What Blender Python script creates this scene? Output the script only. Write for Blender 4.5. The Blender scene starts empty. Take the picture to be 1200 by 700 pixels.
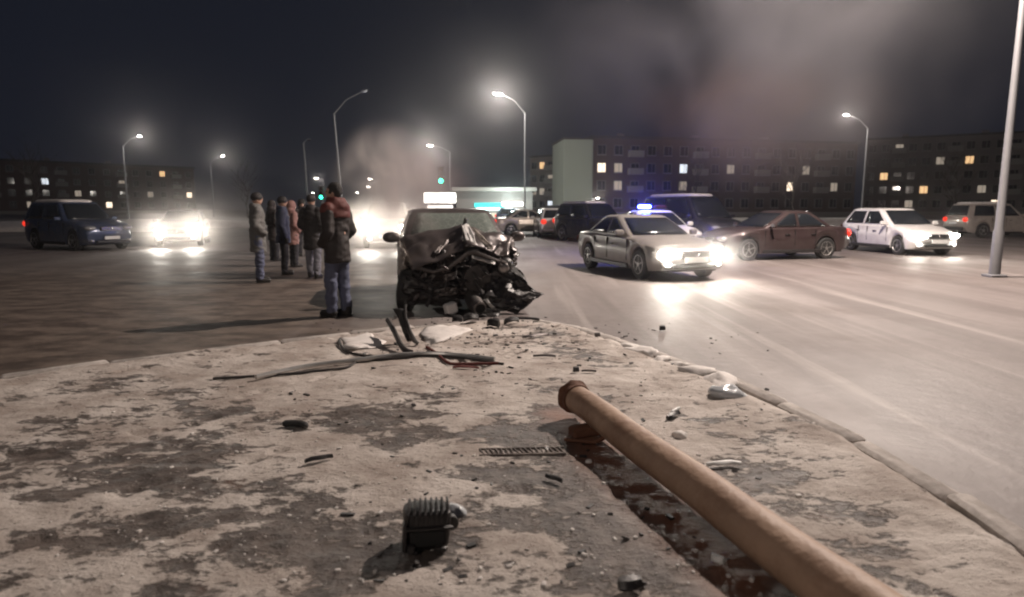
import bpy, bmesh, math, random
import numpy as np
from mathutils import Vector, Matrix, noise as mnoise

R = math.radians
random.seed(7)
scene = bpy.context.scene

# ------------------------------------------------------------------ camera
F = 750.0                      # focal length in pixels of the 1200 px wide photograph
PITCH = math.atan((350 - 244) / F)
CAMZ = 1.5
cam_d = bpy.data.cameras.new('camera')
cam_d.sensor_width = 36.0
cam_d.sensor_fit = 'HORIZONTAL'
cam_d.lens = 36.0 * F / 1200.0
cam_d.clip_start = 0.05
cam_d.clip_end = 3000
cam_d.dof.use_dof = True
cam_d.dof.focus_distance = 6.0
cam_d.dof.aperture_fstop = 1.7
cam = bpy.data.objects.new('camera', cam_d)
cam.location = (0, 0, CAMZ)
cam.rotation_euler = (math.pi / 2 - PITCH, 0, 0)
scene.collection.objects.link(cam)
scene.camera = cam

# ------------------------------------------------------------------ night sky
world = bpy.data.worlds.new('World')
scene.world = world
world.use_nodes = True
wn = world.node_tree
wn.nodes.clear()
wo = wn.nodes.new('ShaderNodeOutputWorld')
wb = wn.nodes.new('ShaderNodeBackground')
wb.inputs['Color'].default_value = (0.50, 0.60, 1.0, 1)
wb.inputs['Strength'].default_value = 0.016
wn.links.new(wb.outputs[0], wo.inputs['Surface'])

# ------------------------------------------------------------------ exposure and sampling
scene.view_settings.view_transform = 'Standard'
scene.view_settings.look = 'None'
scene.view_settings.exposure = -0.03
scene.view_settings.gamma = 1.0
scene.view_settings.use_curve_mapping = False
scene.render.engine = 'CYCLES'
cy = scene.cycles
cy.use_denoising = True
cy.max_bounces = 6
cy.diffuse_bounces = 3
cy.glossy_bounces = 3
cy.transmission_bounces = 4
cy.volume_bounces = 1
cy.sample_clamp_indirect = 4.0
cy.sample_clamp_direct = 60.0
cy.volume_step_rate = 1.0
cy.volume_max_steps = 160
cy.filter_width = 2.1
cy.use_adaptive_sampling = False

COL = scene.collection


def ray(px, py):
    cx, cyy = (px - 600) / F, (350 - py) / F
    c, s = math.cos(PITCH), math.sin(PITCH)
    return Vector((cx, c + cyy * s, -s + cyy * c))


def G(px, py, z=0.0):
    d = ray(px, py)
    t = (z - CAMZ) / d.z
    return Vector((0, 0, CAMZ)) + d * t


def P(px, py, Y):
    d = ray(px, py)
    return Vector((0, 0, CAMZ)) + d * (Y / d.y)


# ------------------------------------------------------------------ materials
def mat(name, color, rough=0.6, metal=0.0, bump=0.0, bscale=20, var=0.0, vscale=6, coat=0.0, dirt=None, dirt_amt=0.5, dscale=3.0, spec=0.5):
    m = bpy.data.materials.new(name)
    m.use_nodes = True
    nt = m.node_tree
    b = nt.nodes['Principled BSDF']
    b.inputs['Base Color'].default_value = (*color, 1)
    b.inputs['Roughness'].default_value = rough
    b.inputs['Metallic'].default_value = metal
    b.inputs['Specular IOR Level'].default_value = spec
    if coat:
        b.inputs['Coat Weight'].default_value = coat
        b.inputs['Coat Roughness'].default_value = 0.08
    tc = nt.nodes.new('ShaderNodeTexCoord')
    last = None
    if var > 0 or dirt:
        n = nt.nodes.new('ShaderNodeTexNoise')
        n.inputs['Scale'].default_value = vscale
        n.inputs['Detail'].default_value = 6
        nt.links.new(tc.outputs['Object'], n.inputs['Vector'])
        mx = nt.nodes.new('ShaderNodeMix')
        mx.data_type = 'RGBA'
        mx.inputs['A'].default_value = (*[c * (1 - var) for c in color], 1)
        mx.inputs['B'].default_value = (*[min(1, c * (1 + var)) for c in color], 1)
        nt.links.new(n.outputs['Fac'], mx.inputs['Factor'])
        last = mx.outputs['Result']
        if dirt:
            n2 = nt.nodes.new('ShaderNodeTexNoise')
            n2.inputs['Scale'].default_value = dscale
            n2.inputs['Detail'].default_value = 8
            n2.inputs['Roughness'].default_value = 0.65
            nt.links.new(tc.outputs['Object'], n2.inputs['Vector'])
            cr = nt.nodes.new('ShaderNodeValToRGB')
            cr.color_ramp.elements[0].position = 0.62 - 0.3 * dirt_amt
            cr.color_ramp.elements[1].position = 0.90 - 0.25 * dirt_amt
            nt.links.new(n2.outputs['Fac'], cr.inputs['Fac'])
            m2 = nt.nodes.new('ShaderNodeMix')
            m2.data_type = 'RGBA'
            m2.inputs['B'].default_value = (*dirt, 1)
            nt.links.new(last, m2.inputs['A'])
            nt.links.new(cr.outputs['Color'], m2.inputs['Factor'])
            last = m2.outputs['Result']
        nt.links.new(last, b.inputs['Base Color'])
    if bump > 0:
        nb = nt.nodes.new('ShaderNodeTexNoise')
        nb.inputs['Scale'].default_value = bscale
        nb.inputs['Detail'].default_value = 5
        nt.links.new(tc.outputs['Object'], nb.inputs['Vector'])
        bp = nt.nodes.new('ShaderNodeBump')
        bp.inputs['Strength'].default_value = min(1, bump)
        bp.inputs['Distance'].default_value = 0.02
        nt.links.new(nb.outputs['Fac'], bp.inputs['Height'])
        nt.links.new(bp.outputs['Normal'], b.inputs['Normal'])
    return m


def emis(name, color, strength):
    m = bpy.data.materials.new(name)
    m.use_nodes = True
    b = m.node_tree.nodes['Principled BSDF']
    b.inputs['Base Color'].default_value = (*[c * 0.5 for c in color], 1)
    b.inputs['Emission Color'].default_value = (*color, 1)
    b.inputs['Emission Strength'].default_value = strength
    b.inputs['Roughness'].default_value = 0.3
    m.cycles.emission_sampling = 'NONE' if strength < 12 else 'AUTO'
    return m


M = {}
M['black_plastic'] = mat('black_plastic', (0.022, 0.02, 0.02), 0.42, bump=0.25, bscale=60, var=0.3, dirt=(0.07, 0.06, 0.055), dirt_amt=0.25, dscale=9)
M['rubber'] = mat('rubber', (0.02, 0.02, 0.02), 0.75, bump=0.2, bscale=50, dirt=(0.16, 0.14, 0.125), dirt_amt=0.3, dscale=7, var=0.2)
M['hose'] = mat('hose', (0.03, 0.026, 0.025), 0.55, var=0.3)
M['steel'] = mat('steel', (0.33, 0.31, 0.3), 0.35, metal=0.9, var=0.3, dirt=(0.08, 0.06, 0.05), dirt_amt=0.4, dscale=8)
M['dark_steel'] = mat('dark_steel', (0.09, 0.08, 0.077), 0.45, metal=0.7, var=0.4, bump=0.2, bscale=30, dirt=(0.05, 0.035, 0.03), dirt_amt=0.4, dscale=6)
M['alu'] = mat('alu', (0.55, 0.54, 0.52), 0.4, metal=0.8, var=0.25, bump=0.15)
M['wreck_paint'] = mat('wreck_paint', (0.075, 0.063, 0.062), 0.38, metal=0.35, var=0.25, vscale=3, coat=0.3, dirt=(0.10, 0.082, 0.072), dirt_amt=0.55, dscale=4)
M['wreck_flank'] = mat('wreck_flank', (0.42, 0.38, 0.345), 0.42, metal=0.3, var=0.2, vscale=3, dirt=(0.17, 0.14, 0.12), dirt_amt=0.5, dscale=4)
M['white_paint'] = mat('white_paint', (0.72, 0.7, 0.68), 0.3, var=0.06, coat=0.4, dirt=(0.5, 0.46, 0.43), dirt_amt=0.35, dscale=2.5)
M['silver_paint'] = mat('silver_paint', (0.20, 0.185, 0.175), 0.4, metal=0.1, var=0.08, coat=0.15, dirt=(0.28, 0.25, 0.22), dirt_amt=0.45, dscale=2.2)
M['dark_paint'] = mat('dark_paint', (0.03, 0.03, 0.036), 0.28, metal=0.3, var=0.2, coat=0.6, dirt=(0.15, 0.13, 0.12), dirt_amt=0.35, dscale=2.4)
M['maroon_paint'] = mat('maroon_paint', (0.055, 0.036, 0.036), 0.3, metal=0.3, var=0.1, coat=0.5, dirt=(0.09, 0.07, 0.065), dirt_amt=0.4, dscale=2.4)
M['blue_paint'] = mat('blue_paint', (0.05, 0.07, 0.13), 0.3, metal=0.3, var=0.1, coat=0.5, dirt=(0.17, 0.15, 0.14), dirt_amt=0.4, dscale=2.4)
M['beige_paint'] = mat('beige_paint', (0.42, 0.37, 0.32), 0.33, metal=0.3, var=0.1, coat=0.4, dirt=(0.25, 0.22, 0.2), dirt_amt=0.45, dscale=2.4)
M['grille'] = mat('grille', (0.03, 0.03, 0.03), 0.4, metal=0.2)
M['chrome'] = mat('chrome', (0.7, 0.7, 0.7), 0.15, metal=1.0)
M['glass_dark'] = mat('glass_dark', (0.015, 0.018, 0.022), 0.07, spec=0.7)
M['lamp_glass'] = mat('lamp_glass', (0.45, 0.45, 0.45), 0.15, metal=0.4)
M['tail_red'] = emis('tail_red', (0.9, 0.04, 0.02), 1.2)
M['plate'] = mat('plate', (0.7, 0.7, 0.68), 0.5)
M['under'] = mat('under', (0.012, 0.012, 0.012), 0.9)
M['snow'] = mat('snow', (0.66, 0.62, 0.59), 0.75, bump=0.6, bscale=9, var=0.16, vscale=5, dirt=(0.32, 0.27, 0.235), dirt_amt=0.3, dscale=3)
M['ice'] = mat('ice', (0.5, 0.52, 0.54), 0.22, bump=0.5, bscale=12, var=0.2, spec=0.6)
M['pole_paint'] = mat('pole_paint', (0.37, 0.245, 0.17), 0.6, bump=0.5, bscale=14, var=0.25, vscale=5, dirt=(0.19, 0.095, 0.055), dirt_amt=0.55, dscale=3.6)
M['rust'] = mat('rust', (0.13, 0.055, 0.03), 0.85, bump=0.6, bscale=30, var=0.4)
M['galv'] = mat('galv', (0.24, 0.24, 0.25), 0.55, metal=0.35, var=0.15)
M['concrete'] = mat('concrete', (0.33, 0.31, 0.29), 0.85, bump=0.4, bscale=18, var=0.15)
M['kerb'] = mat('kerb', (0.30, 0.27, 0.245), 0.85, bump=0.6, bscale=14, var=0.2, dirt=(0.55, 0.5, 0.47), dirt_amt=0.75, dscale=5)
M['facade_grey'] = mat('facade_grey', (0.22, 0.195, 0.185), 0.9, var=0.15, vscale=0.3, bump=0.2, bscale=3)
M['facade_dark'] = mat('facade_dark', (0.12, 0.085, 0.078), 0.9, var=0.2, vscale=0.3, bump=0.2, bscale=3)
M['facade_green'] = mat('facade_green', (0.46, 0.52, 0.45), 0.9, var=0.1, vscale=0.25, bump=0.2, bscale=3)
M['roofing'] = mat('roofing', (0.07, 0.065, 0.065), 0.9, var=0.2)
M['win_frame'] = mat('win_frame', (0.22, 0.21, 0.20), 0.6)
M['bark'] = mat('bark', (0.06, 0.05, 0.045), 0.9, bump=0.5, bscale=15, var=0.3)
M['skin'] = mat('skin', (0.45, 0.27, 0.2), 0.5, var=0.08)
M['hair'] = mat('hair', (0.015, 0.012, 0.01), 0.7, bump=0.8, bscale=60)
M['jeans'] = mat('jeans', (0.085, 0.095, 0.15), 0.85, bump=0.5, bscale=14, var=0.2, vscale=8)
M['dark_trousers'] = mat('dark_trousers', (0.025, 0.024, 0.028), 0.85, bump=0.5, bscale=14, var=0.2)
M['grey_trousers'] = mat('grey_trousers', (0.19, 0.19, 0.22), 0.85, bump=0.5, bscale=14, var=0.2)
M['coat_black'] = mat('coat_black', (0.022, 0.018, 0.018), 0.7, bump=0.6, bscale=10, var=0.3)
M['coat_brown'] = mat('coat_brown', (0.020, 0.014, 0.013), 0.75, bump=0.6, bscale=10, var=0.3)
M['coat_red'] = mat('coat_red', (0.10, 0.018, 0.013), 0.7, bump=0.6, bscale=10, var=0.2)
M['coat_pink'] = mat('coat_pink', (0.22, 0.115, 0.10), 0.75, bump=0.6, bscale=10, var=0.2)
M['coat_navy'] = mat('coat_navy', (0.03, 0.036, 0.07), 0.7, bump=0.6, bscale=10, var=0.3)
M['coat_grey'] = mat('coat_grey', (0.12, 0.115, 0.11), 0.75, bump=0.6, bscale=10, var=0.3)
M['boot'] = mat('boot', (0.015, 0.013, 0.012), 0.55)
M['teal_lit'] = emis('teal_lit', (0.05, 0.75, 0.72), 1.4)
M['cyan_white'] = emis('cyan_white', (0.62, 1.0, 0.98), 3.0)
M['white_lit'] = emis('white_lit', (1.0, 0.97, 0.88), 4.0)
M['shop_lit'] = emis('shop_lit', (1.0, 0.93, 0.86), 2.2)
M['warm_win'] = emis('warm_win', (1.0, 0.8, 0.6), 2.0)
M['cool_win'] = emis('cool_win', (0.85, 0.92, 1.0), 1.3)
M['amber_win'] = emis('amber_win', (1.0, 0.62, 0.3), 1.1)
M['dim_win'] = emis('dim_win', (0.9, 0.75, 0.6), 0.35)
M['lamp_lit'] = emis('lamp_lit', (1.0, 0.96, 0.9), 60.0)
M['lamp_far'] = emis('lamp_far', (1.0, 0.93, 0.86), 28.0)
M['lamp_dim'] = emis('lamp_dim', (0.85, 0.9, 1.0), 0.10)
M['head_lit'] = emis('head_lit', (1.0, 0.93, 0.82), 160.0)
M['head_soft'] = emis('head_soft', (1.0, 0.95, 0.88), 9.0)
M['blue_lit'] = emis('blue_lit', (0.05, 0.08, 1.0), 60.0)
M['green_lit'] = emis('green_lit', (0.03, 1.0, 0.55), 9.0)
M['lens_off'] = mat('lens_off', (0.05, 0.02, 0.015), 0.2)


def cracked_glass():
    m = mat('cracked_glass', (0.16, 0.18, 0.165), 0.16, spec=0.7)
    nt = m.node_tree
    b = nt.nodes['Principled BSDF']
    tc = nt.nodes.new('ShaderNodeTexCoord')
    v = nt.nodes.new('ShaderNodeTexVoronoi')
    v.feature = 'DISTANCE_TO_EDGE'
    v.inputs['Scale'].default_value = 9
    nt.links.new(tc.outputs['Object'], v.inputs['Vector'])
    cr = nt.nodes.new('ShaderNodeValToRGB')
    cr.color_ramp.elements[0].position = 0.0
    cr.color_ramp.elements[0].color = (0.26, 0.28, 0.26, 1)
    cr.color_ramp.elements[1].position = 0.035
    cr.color_ramp.elements[1].color = (0.13, 0.15, 0.135, 1)
    nt.links.new(v.outputs['Distance'], cr.inputs['Fac'])
    nt.links.new(cr.outputs['Color'], b.inputs['Base Color'])
    return m


M['cracked_glass'] = cracked_glass()


# ------------------------------------------------------------------ mesh builder
class MB:
    def __init__(self):
        self.v, self.f = [], []

    def quad_grid(self, pts, closed_u=False):
        """pts[i][j] -> grid faces"""
        base = len(self.v)
        nu, nv = len(pts), len(pts[0])
        for r in pts:
            self.v += [tuple(p) for p in r]
        for i in range(nu - 1):
            for j in range(nv - (0 if closed_u else 1)):
                k = (j + 1) % nv
                self.f.append((base + i * nv + j, base + i * nv + k, base + (i + 1) * nv + k, base + (i + 1) * nv + j))
        return base

    def loft(self, rings, cap=True):
        base = self.quad_grid(rings, True)
        n = len(rings[0])
        if cap:
            self.f.append(tuple(base + j for j in reversed(range(n))))
            e = base + (len(rings) - 1) * n
            self.f.append(tuple(e + j for j in range(n)))
        return self

    def box(self, c, s, rot=None, bev=0.0):
        c = Vector(c)
        h = [x / 2 for x in s]
        if bev <= 0:
            pts = [Vector((sx * h[0], sy * h[1], sz * h[2])) for sz in (-1, 1) for sx, sy in ((-1, -1), (1, -1), (1, 1), (-1, 1))]
            if rot is not None:
                pts = [rot @ p for p in pts]
            b = len(self.v)
            self.v += [tuple(c + p) for p in pts]
            self.f += [tuple(b + i for i in q) for q in ((3, 2, 1, 0), (4, 5, 6, 7), (0, 1, 5, 4), (1, 2, 6, 5), (2, 3, 7, 6), (3, 0, 4, 7))]
        else:
            rings = []
            for z, k in ((-h[2], bev), (-h[2] + bev, 0), (h[2] - bev, 0), (h[2], bev)):
                ring = []
                X, Y = h[0] - k, h[1] - k
                for x, y in ((-X + bev, -Y), (X - bev, -Y), (X, -Y + bev), (X, Y - bev), (X - bev, Y), (-X + bev, Y), (-X, Y - bev), (-X, -Y + bev)):
                    p = Vector((x, y, z))
                    if rot is not None:
                        p = rot @ p
                    ring.append(c + p)
                rings.append(ring)
            self.loft(rings)
        return self

    def tube(self, path, rad, seg=10, cap=True):
        path = [Vector(p) for p in path]
        if not isinstance(rad, (list, tuple)):
            rad = [rad] * len(path)
        rings = []
        up = Vector((0, 0, 1))
        for i, p in enumerate(path):
            t = (path[min(i + 1, len(path) - 1)] - path[max(i - 1, 0)])
            t.normalize()
            a = t.cross(up)
            if a.length < 0.05:
                a = t.cross(Vector((0, 1, 0)))
            a.normalize()
            b = a.cross(t)
            rings.append([p + (a * math.cos(2 * math.pi * k / seg) + b * math.sin(2 * math.pi * k / seg)) * rad[i] for k in range(seg)])
        return self.loft(rings, cap)

    def capsule(self, a, b, ra, rb, seg=12, flat=1.0):
        a, b = Vector(a), Vector(b)
        d = (b - a)
        L = d.length
        d = d / L if L > 1e-6 else Vector((0, 0, 1))
        path, rad = [], []
        for k in range(4):
            th = math.pi / 2 * (1 - k / 4)
            path.append(a - d * ra * math.sin(th)); rad.append(max(0.15 * ra, ra * math.cos(th)))
        path.append(a); rad.append(ra)
        path.append(b); rad.append(rb)
        for k in range(1, 5):
            th = math.pi / 2 * k / 4
            path.append(b + d * rb * math.sin(th)); rad.append(max(0.15 * rb, rb * math.cos(th)))
        return self.tube(path, rad, seg)

    def ellipsoid(self, c, r, rot=None, nu=12, nv=8):
        c = Vector(c)
        rings = []
        for i in range(1, nv):
            th = math.pi * i / nv
            ring = []
            for j in range(nu):
                ph = 2 * math.pi * j / nu
                p = Vector((r[0] * math.sin(th) * math.cos(ph), r[1] * math.sin(th) * math.sin(ph), -r[2] * math.cos(th)))
                if rot is not None:
                    p = rot @ p
                ring.append(c + p)
            rings.append(ring)
        return self.loft(rings)

    def lathe_y(self, prof, c=(0, 0, 0), seg=24):
        """prof: list of (radius, y); axis = local y"""
        c = Vector(c)
        rings = [[c + Vector((r * math.cos(2 * math.pi * k / seg), y, r * math.sin(2 * math.pi * k / seg))) for k in range(seg)] for r, y in prof]
        return self.loft(rings)

    def mesh(self, name, smooth=True, angle=38):
        me = bpy.data.meshes.new(name)
        me.from_pydata(self.v, [], self.f)
        me.update()
        bm = bmesh.new()
        bm.from_mesh(me)
        bmesh.ops.recalc_face_normals(bm, faces=bm.faces)
        if smooth:
            for f in bm.faces:
                f.smooth = True
            for e in bm.edges:
                if len(e.link_faces) == 2 and e.calc_face_angle(0) > R(angle):
                    e.smooth = False
        bm.to_mesh(me)
        bm.free()
        return me

    def build(self, name, material, parent=None, smooth=True, angle=38):
        me = self.mesh(name, smooth, angle)
        if material is not None:
            me.materials.append(material)
        return link(name, me, parent)


def link(name, data, parent=None):
    o = bpy.data.objects.new(name, data)
    COL.objects.link(o)
    if parent is not None:
        o.parent = parent
    return o


def tag(o, label=None, cat=None, group=None, kind=None):
    if label: o['label'] = label
    if cat: o['category'] = cat
    if group: o['group'] = group
    if kind: o['kind'] = kind
    return o


def empty(name, loc, rz=0.0, label=None, cat=None, group=None):
    o = link(name, None)
    o.location = loc
    o.rotation_euler = (0, 0, rz)
    return tag(o, label, cat, group)


def light(kind, loc, power, color, parent=None, radius=0.1, direction=None, cone=None, blend=0.5, name=None):
    ld = bpy.data.lights.new(name or 'light_source', kind)
    ld.energy = power
    ld.color = color
    ld.shadow_soft_size = radius
    if kind == 'SPOT':
        ld.spot_size = cone
        ld.spot_blend = blend
    o = bpy.data.objects.new(name or 'light_source', ld)
    COL.objects.link(o)
    o.location = loc
    if direction is not None:
        o.rotation_euler = Vector(direction).to_track_quat('-Z', 'Y').to_euler()
    if parent is not None:
        o.parent = parent
    return o


# ------------------------------------------------------------------ numpy noise
def _hash(ix, iy, seed):
    n = (ix.astype(np.int64) * 374761393 + iy.astype(np.int64) * 668265263 + seed * 1274126177) & 0x7fffffff
    n = ((n ^ (n >> 13)) * 1103515245 + 12345) & 0x7fffffff
    n = (n ^ (n >> 16)) & 0xffff
    return n / 65535.0


def vnoise(x, y, seed=0):
    ix, iy = np.floor(x), np.floor(y)
    fx, fy = x - ix, y - iy
    fx = fx * fx * (3 - 2 * fx)
    fy = fy * fy * (3 - 2 * fy)
    a = _hash(ix, iy, seed); b = _hash(ix + 1, iy, seed)
    c = _hash(ix, iy + 1, seed); d = _hash(ix + 1, iy + 1, seed)
    return (a * (1 - fx) + b * fx) * (1 - fy) + (c * (1 - fx) + d * fx) * fy


def fbm(x, y, seed=0, octv=5, gain=0.55):
    s, amp, tot = np.zeros_like(x), 1.0, 0.0
    for o in range(octv):
        s += amp * vnoise(x * 2 ** o + 17.3 * o, y * 2 ** o - 9.1 * o, seed + o)
        tot += amp
        amp *= gain
    return s / tot


# ------------------------------------------------------------------ ground and road
def ground_material():
    m = bpy.data.materials.new('packed_snow_road')
    m.use_nodes = True
    nt = m.node_tree
    b = nt.nodes['Principled BSDF']
    geo = nt.nodes.new('ShaderNodeNewGeometry')

    def noise(scale, detail, rough=0.55, sx=1.0, sy=1.0, rz=0.0):
        mp = nt.nodes.new('ShaderNodeMapping')
        mp.inputs['Scale'].default_value = (sx, sy, 1)
        mp.inputs['Rotation'].default_value = (0, 0, rz)
        nt.links.new(geo.outputs['Position'], mp.inputs['Vector'])
        n = nt.nodes.new('ShaderNodeTexNoise')
        n.inputs['Scale'].default_value = scale
        n.inputs['Detail'].default_value = detail
        n.inputs['Roughness'].default_value = rough
        nt.links.new(mp.outputs[0], n.inputs['Vector'])
        return n.outputs['Fac']

    def ramp(fac, p0, p1, c0=(0, 0, 0, 1), c1=(1, 1, 1, 1)):
        r = nt.nodes.new('ShaderNodeValToRGB')
        r.color_ramp.elements[0].position = p0
        r.color_ramp.elements[1].position = p1
        r.color_ramp.elements[0].color = c0
        r.color_ramp.elements[1].color = c1
        nt.links.new(fac, r.inputs['Fac'])
        return r.outputs['Color']

    def mix(a, bb, f):
        x = nt.nodes.new('ShaderNodeMix')
        x.data_type = 'RGBA'
        for k, val in (('A', a), ('B', bb)):
            if isinstance(val, tuple):
                x.inputs[k].default_value = val
            else:
                nt.links.new(val, x.inputs[k])
        nt.links.new(f, x.inputs['Factor'])
        return x.outputs['Result']

    tracks = noise(0.55, 4, 0.6, 1.0, 0.12, R(14))
    fine = noise(7, 7, 0.65)
    big = noise(0.33, 5, 0.6)
    c = mix((0.125, 0.104, 0.098, 1), (0.22, 0.19, 0.18, 1), ramp(tracks, 0.38, 0.66))
    c = mix(c, (0.115, 0.092, 0.080, 1), ramp(big, 0.54, 0.76))
    streak = noise(1.0, 6, 0.6, 2.6, 0.10, R(14))
    c = mix(c, (0.26, 0.23, 0.215, 1), ramp(streak, 0.54, 0.70))
    streak2 = noise(1.0, 5, 0.6, 1.7, 0.07, R(17))
    c = mix(c, (0.12, 0.10, 0.092, 1), ramp(streak2, 0.56, 0.72))
    # bare brown dirt on the left carriageway where the people stand
    sep = nt.nodes.new('ShaderNodeSeparateXYZ')
    nt.links.new(geo.outputs['Position'], sep.inputs[0])
    mm = nt.nodes.new('ShaderNodeMath')
    mm.operation = 'MULTIPLY_ADD'
    nt.links.new(noise(0.8, 6, 0.65), mm.inputs[0])
    mm.inputs[1].default_value = 5.0
    nt.links.new(sep.outputs['X'], mm.inputs[2])
    mr = nt.nodes.new('ShaderNodeMapRange')
    mr.interpolation_type = 'SMOOTHSTEP'
    mr.inputs['From Min'].default_value = 2.2
    mr.inputs['From Max'].default_value = -0.6
    nt.links.new(mm.outputs[0], mr.inputs['Value'])
    mr2 = nt.nodes.new('ShaderNodeMapRange')
    mr2.interpolation_type = 'SMOOTHSTEP'
    mr2.inputs['From Min'].default_value = 22
    mr2.inputs['From Max'].default_value = 12
    nt.links.new(sep.outputs['Y'], mr2.inputs['Value'])
    mq = nt.nodes.new('ShaderNodeMath')
    mq.operation = 'MULTIPLY'
    nt.links.new(mr.outputs['Result'], mq.inputs[0])
    nt.links.new(mr2.outputs['Result'], mq.inputs[1])
    dirtc = mix((0.058, 0.042, 0.033, 1), (0.16, 0.125, 0.10, 1), ramp(noise(1.6, 7, 0.7, 1.0, 1.8), 0.42, 0.62))
    c = mix(c, dirtc, mq.outputs[0])
    c2 = mix((0.7, 0.7, 0.7, 1), (1.2, 1.2, 1.2, 1), fine)
    mul = nt.nodes.new('ShaderNodeMix')
    mul.data_type = 'RGBA'
    mul.blend_type = 'MULTIPLY'
    mul.inputs['Factor'].default_value = 1
    nt.links.new(c, mul.inputs['A'])
    nt.links.new(c2, mul.inputs['B'])
    nt.links.new(mul.outputs['Result'], b.inputs['Base Color'])
    b.inputs['Roughness'].default_value = 0.62
    rr = ramp(big, 0.4, 0.7, (0.55, 0.55, 0.55, 1), (0.75, 0.75, 0.75, 1))
    nt.links.new(rr, b.inputs['Roughness'])
    bp = nt.nodes.new('ShaderNodeBump')
    bp.inputs['Strength'].default_value = 0.35
    bp.inputs['Distance'].default_value = 0.03
    nt.links.new(fine, bp.inputs['Height'])
    nt.links.new(bp.outputs['Normal'], b.inputs['Normal'])
    return m


mb = MB()
mb.quad_grid([[(-600, -60, 0), (600, -60, 0)], [(-600, 700, 0), (600, 700, 0)]])
road = mb.build('road', ground_material(), None, False)
tag(road, kind='structure')

# the pavement corner: outline of its kerb in world space
EDGE = [G(-160, 470), G(0, 446), G(150, 425), G(340, 403), G(480, 387), G(560, 380), G(618, 377), G(660, 383), G(700, 394), G(735, 407),
        G(800, 428), G(858, 450), G(950, 492), G(1080, 560), G(1250, 680)]
EDGE = [Vector((p.x, p.y)) for p in EDGE]
poly = EDGE + [Vector((EDGE[-1].x + 0.1, -2.0)), Vector((-12.0, -2.0)), Vector((EDGE[0].x - 4, EDGE[0].y - 2))]


def seg_dist(x, y):
    d = np.full(x.shape, 1e9)
    for a, b in zip(EDGE[:-1], EDGE[1:]):
        ax, ay, bx, by = a.x, a.y, b.x, b.y
        t = np.clip(((x - ax) * (bx - ax) + (y - ay) * (by - ay)) / ((bx - ax) ** 2 + (by - ay) ** 2), 0, 1)
        d = np.minimum(d, np.hypot(x - (ax + t * (bx - ax)), y - (ay + t * (by - ay))))
    return d


def inside(x, y):
    r = np.zeros(x.shape, bool)
    n = len(poly)
    for i in range(n):
        a, b = poly[i], poly[(i + 1) % n]
        c = ((a.y > y) != (b.y > y)) & (x < (b.x - a.x) * (y - a.y) / (b.y - a.y + 1e-12) + a.x)
        r ^= c
    return r


# bare patches (dark) and snowy patches (light) seen on the pavement: px, py, half width px, half height px, strength
BARE = [(455, 497, 75, 22, 1.0), (520, 470, 45, 10, 0.6), (470, 520, 30, 14, 0.6), (600, 570, 55, 14, 0.8), (650, 625, 120, 24, 1.0), (730, 670, 90, 30, 0.8),
        (390, 600, 45, 30, 0.45), (360, 640, 40, 40, 0.4), (420, 660, 60, 40, 0.6), (610, 510, 40, 7, 0.5), (630, 460, 30, 10, 0.45), (480, 650, 70, 20, 0.75),
        (360, 690, 40, 30, 0.6), (700, 560, 40, 22, 0.5), (600, 520, 60, 10, 0.5), (690, 590, 70, 26, 0.6), (640, 690, 60, 16, 0.4), (700, 520, 30, 12, 0.5), (560, 690, 50, 20, 0.35),
        (180, 560, 90, 25, 0.7), (90, 640, 120, 30, 0.7), (240, 480, 70, 12, 0.7), (60, 500, 60, 14, 0.5), (280, 640, 60, 22, 0.5), (780, 640, 50, 40, 0.6),
        (850, 462, 22, 12, 0.6), (770, 545, 50, 14, 0.5), (830, 500, 40, 8, 0.45), (720, 425, 40, 7, 0.5), (900, 560, 60, 16, 0.6), (960, 600, 60, 14, 0.5), (1000, 660, 80, 20, 0.6), (770, 440, 30, 5, 0.5), (690, 480, 30, 8, 0.4), (620, 400, 30, 6, 0.4), (680, 545, 30, 14, 0.5)]
SNOWY = [(430, 440, 120, 16, 0.6), (560, 500, 50, 10, 0.4), (540, 545, 70, 12, 0.6), (430, 560, 50, 22, 0.4), (600, 600, 60, 5, 0.5), (590, 650, 50, 30, 0.8),
         (780, 470, 90, 40, 0.15), (370, 460, 40, 20, 0.5), (540, 392, 70, 8, 0.8), (580, 440, 80, 20, 0.4), (370, 525, 40, 20, 0.5), (480, 580, 60, 18, 0.5), (720, 450, 60, 25, 0.4)]
h = 0.022
xs = np.arange(-8.4, 3.3, h)
ys = np.arange(0.3, 9.2, h)
X, Y = np.meshgrid(xs, ys)
dist = seg_dist(X, Y)
ins = inside(X, Y)
sd = np.where(ins, dist, -dist)
bias = np.zeros_like(X)
jx = X + 0.35 * (fbm(X * 1.3, Y * 1.3, 51) - 0.5)
jy = Y + 0.35 * (fbm(X * 1.3, Y * 1.3, 57) - 0.5)
for lst, sg in ((BARE, 1), (SNOWY, -1)):
    for (px, py, hw, hh, st) in lst:
        c = G(px, py)
        rx = abs(G(px + hw, py).x - c.x)
        ry = max(0.06, abs(G(px, py - hh).y - G(px, py + hh).y) / 2)
        r2 = ((jx - c.x) / rx) ** 2 + ((jy - c.y) / ry) ** 2
        bias += sg * st * np.exp(-r2 * 0.9)
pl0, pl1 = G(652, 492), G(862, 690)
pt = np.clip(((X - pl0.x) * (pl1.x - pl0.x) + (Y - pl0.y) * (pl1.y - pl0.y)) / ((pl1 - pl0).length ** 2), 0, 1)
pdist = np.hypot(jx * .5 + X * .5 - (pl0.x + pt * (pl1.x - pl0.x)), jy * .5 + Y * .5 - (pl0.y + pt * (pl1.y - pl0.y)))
shadow_soil = np.clip(np.exp(-(pdist / 0.15) ** 2) * (0.55 + 0.9 * fbm(X * 5, Y * 5, 91, 4)), 0, 1)  # reddish dirt strip that also paints the pole's cast shadow into the ground
bias += 1.1 * shadow_soil
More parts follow.
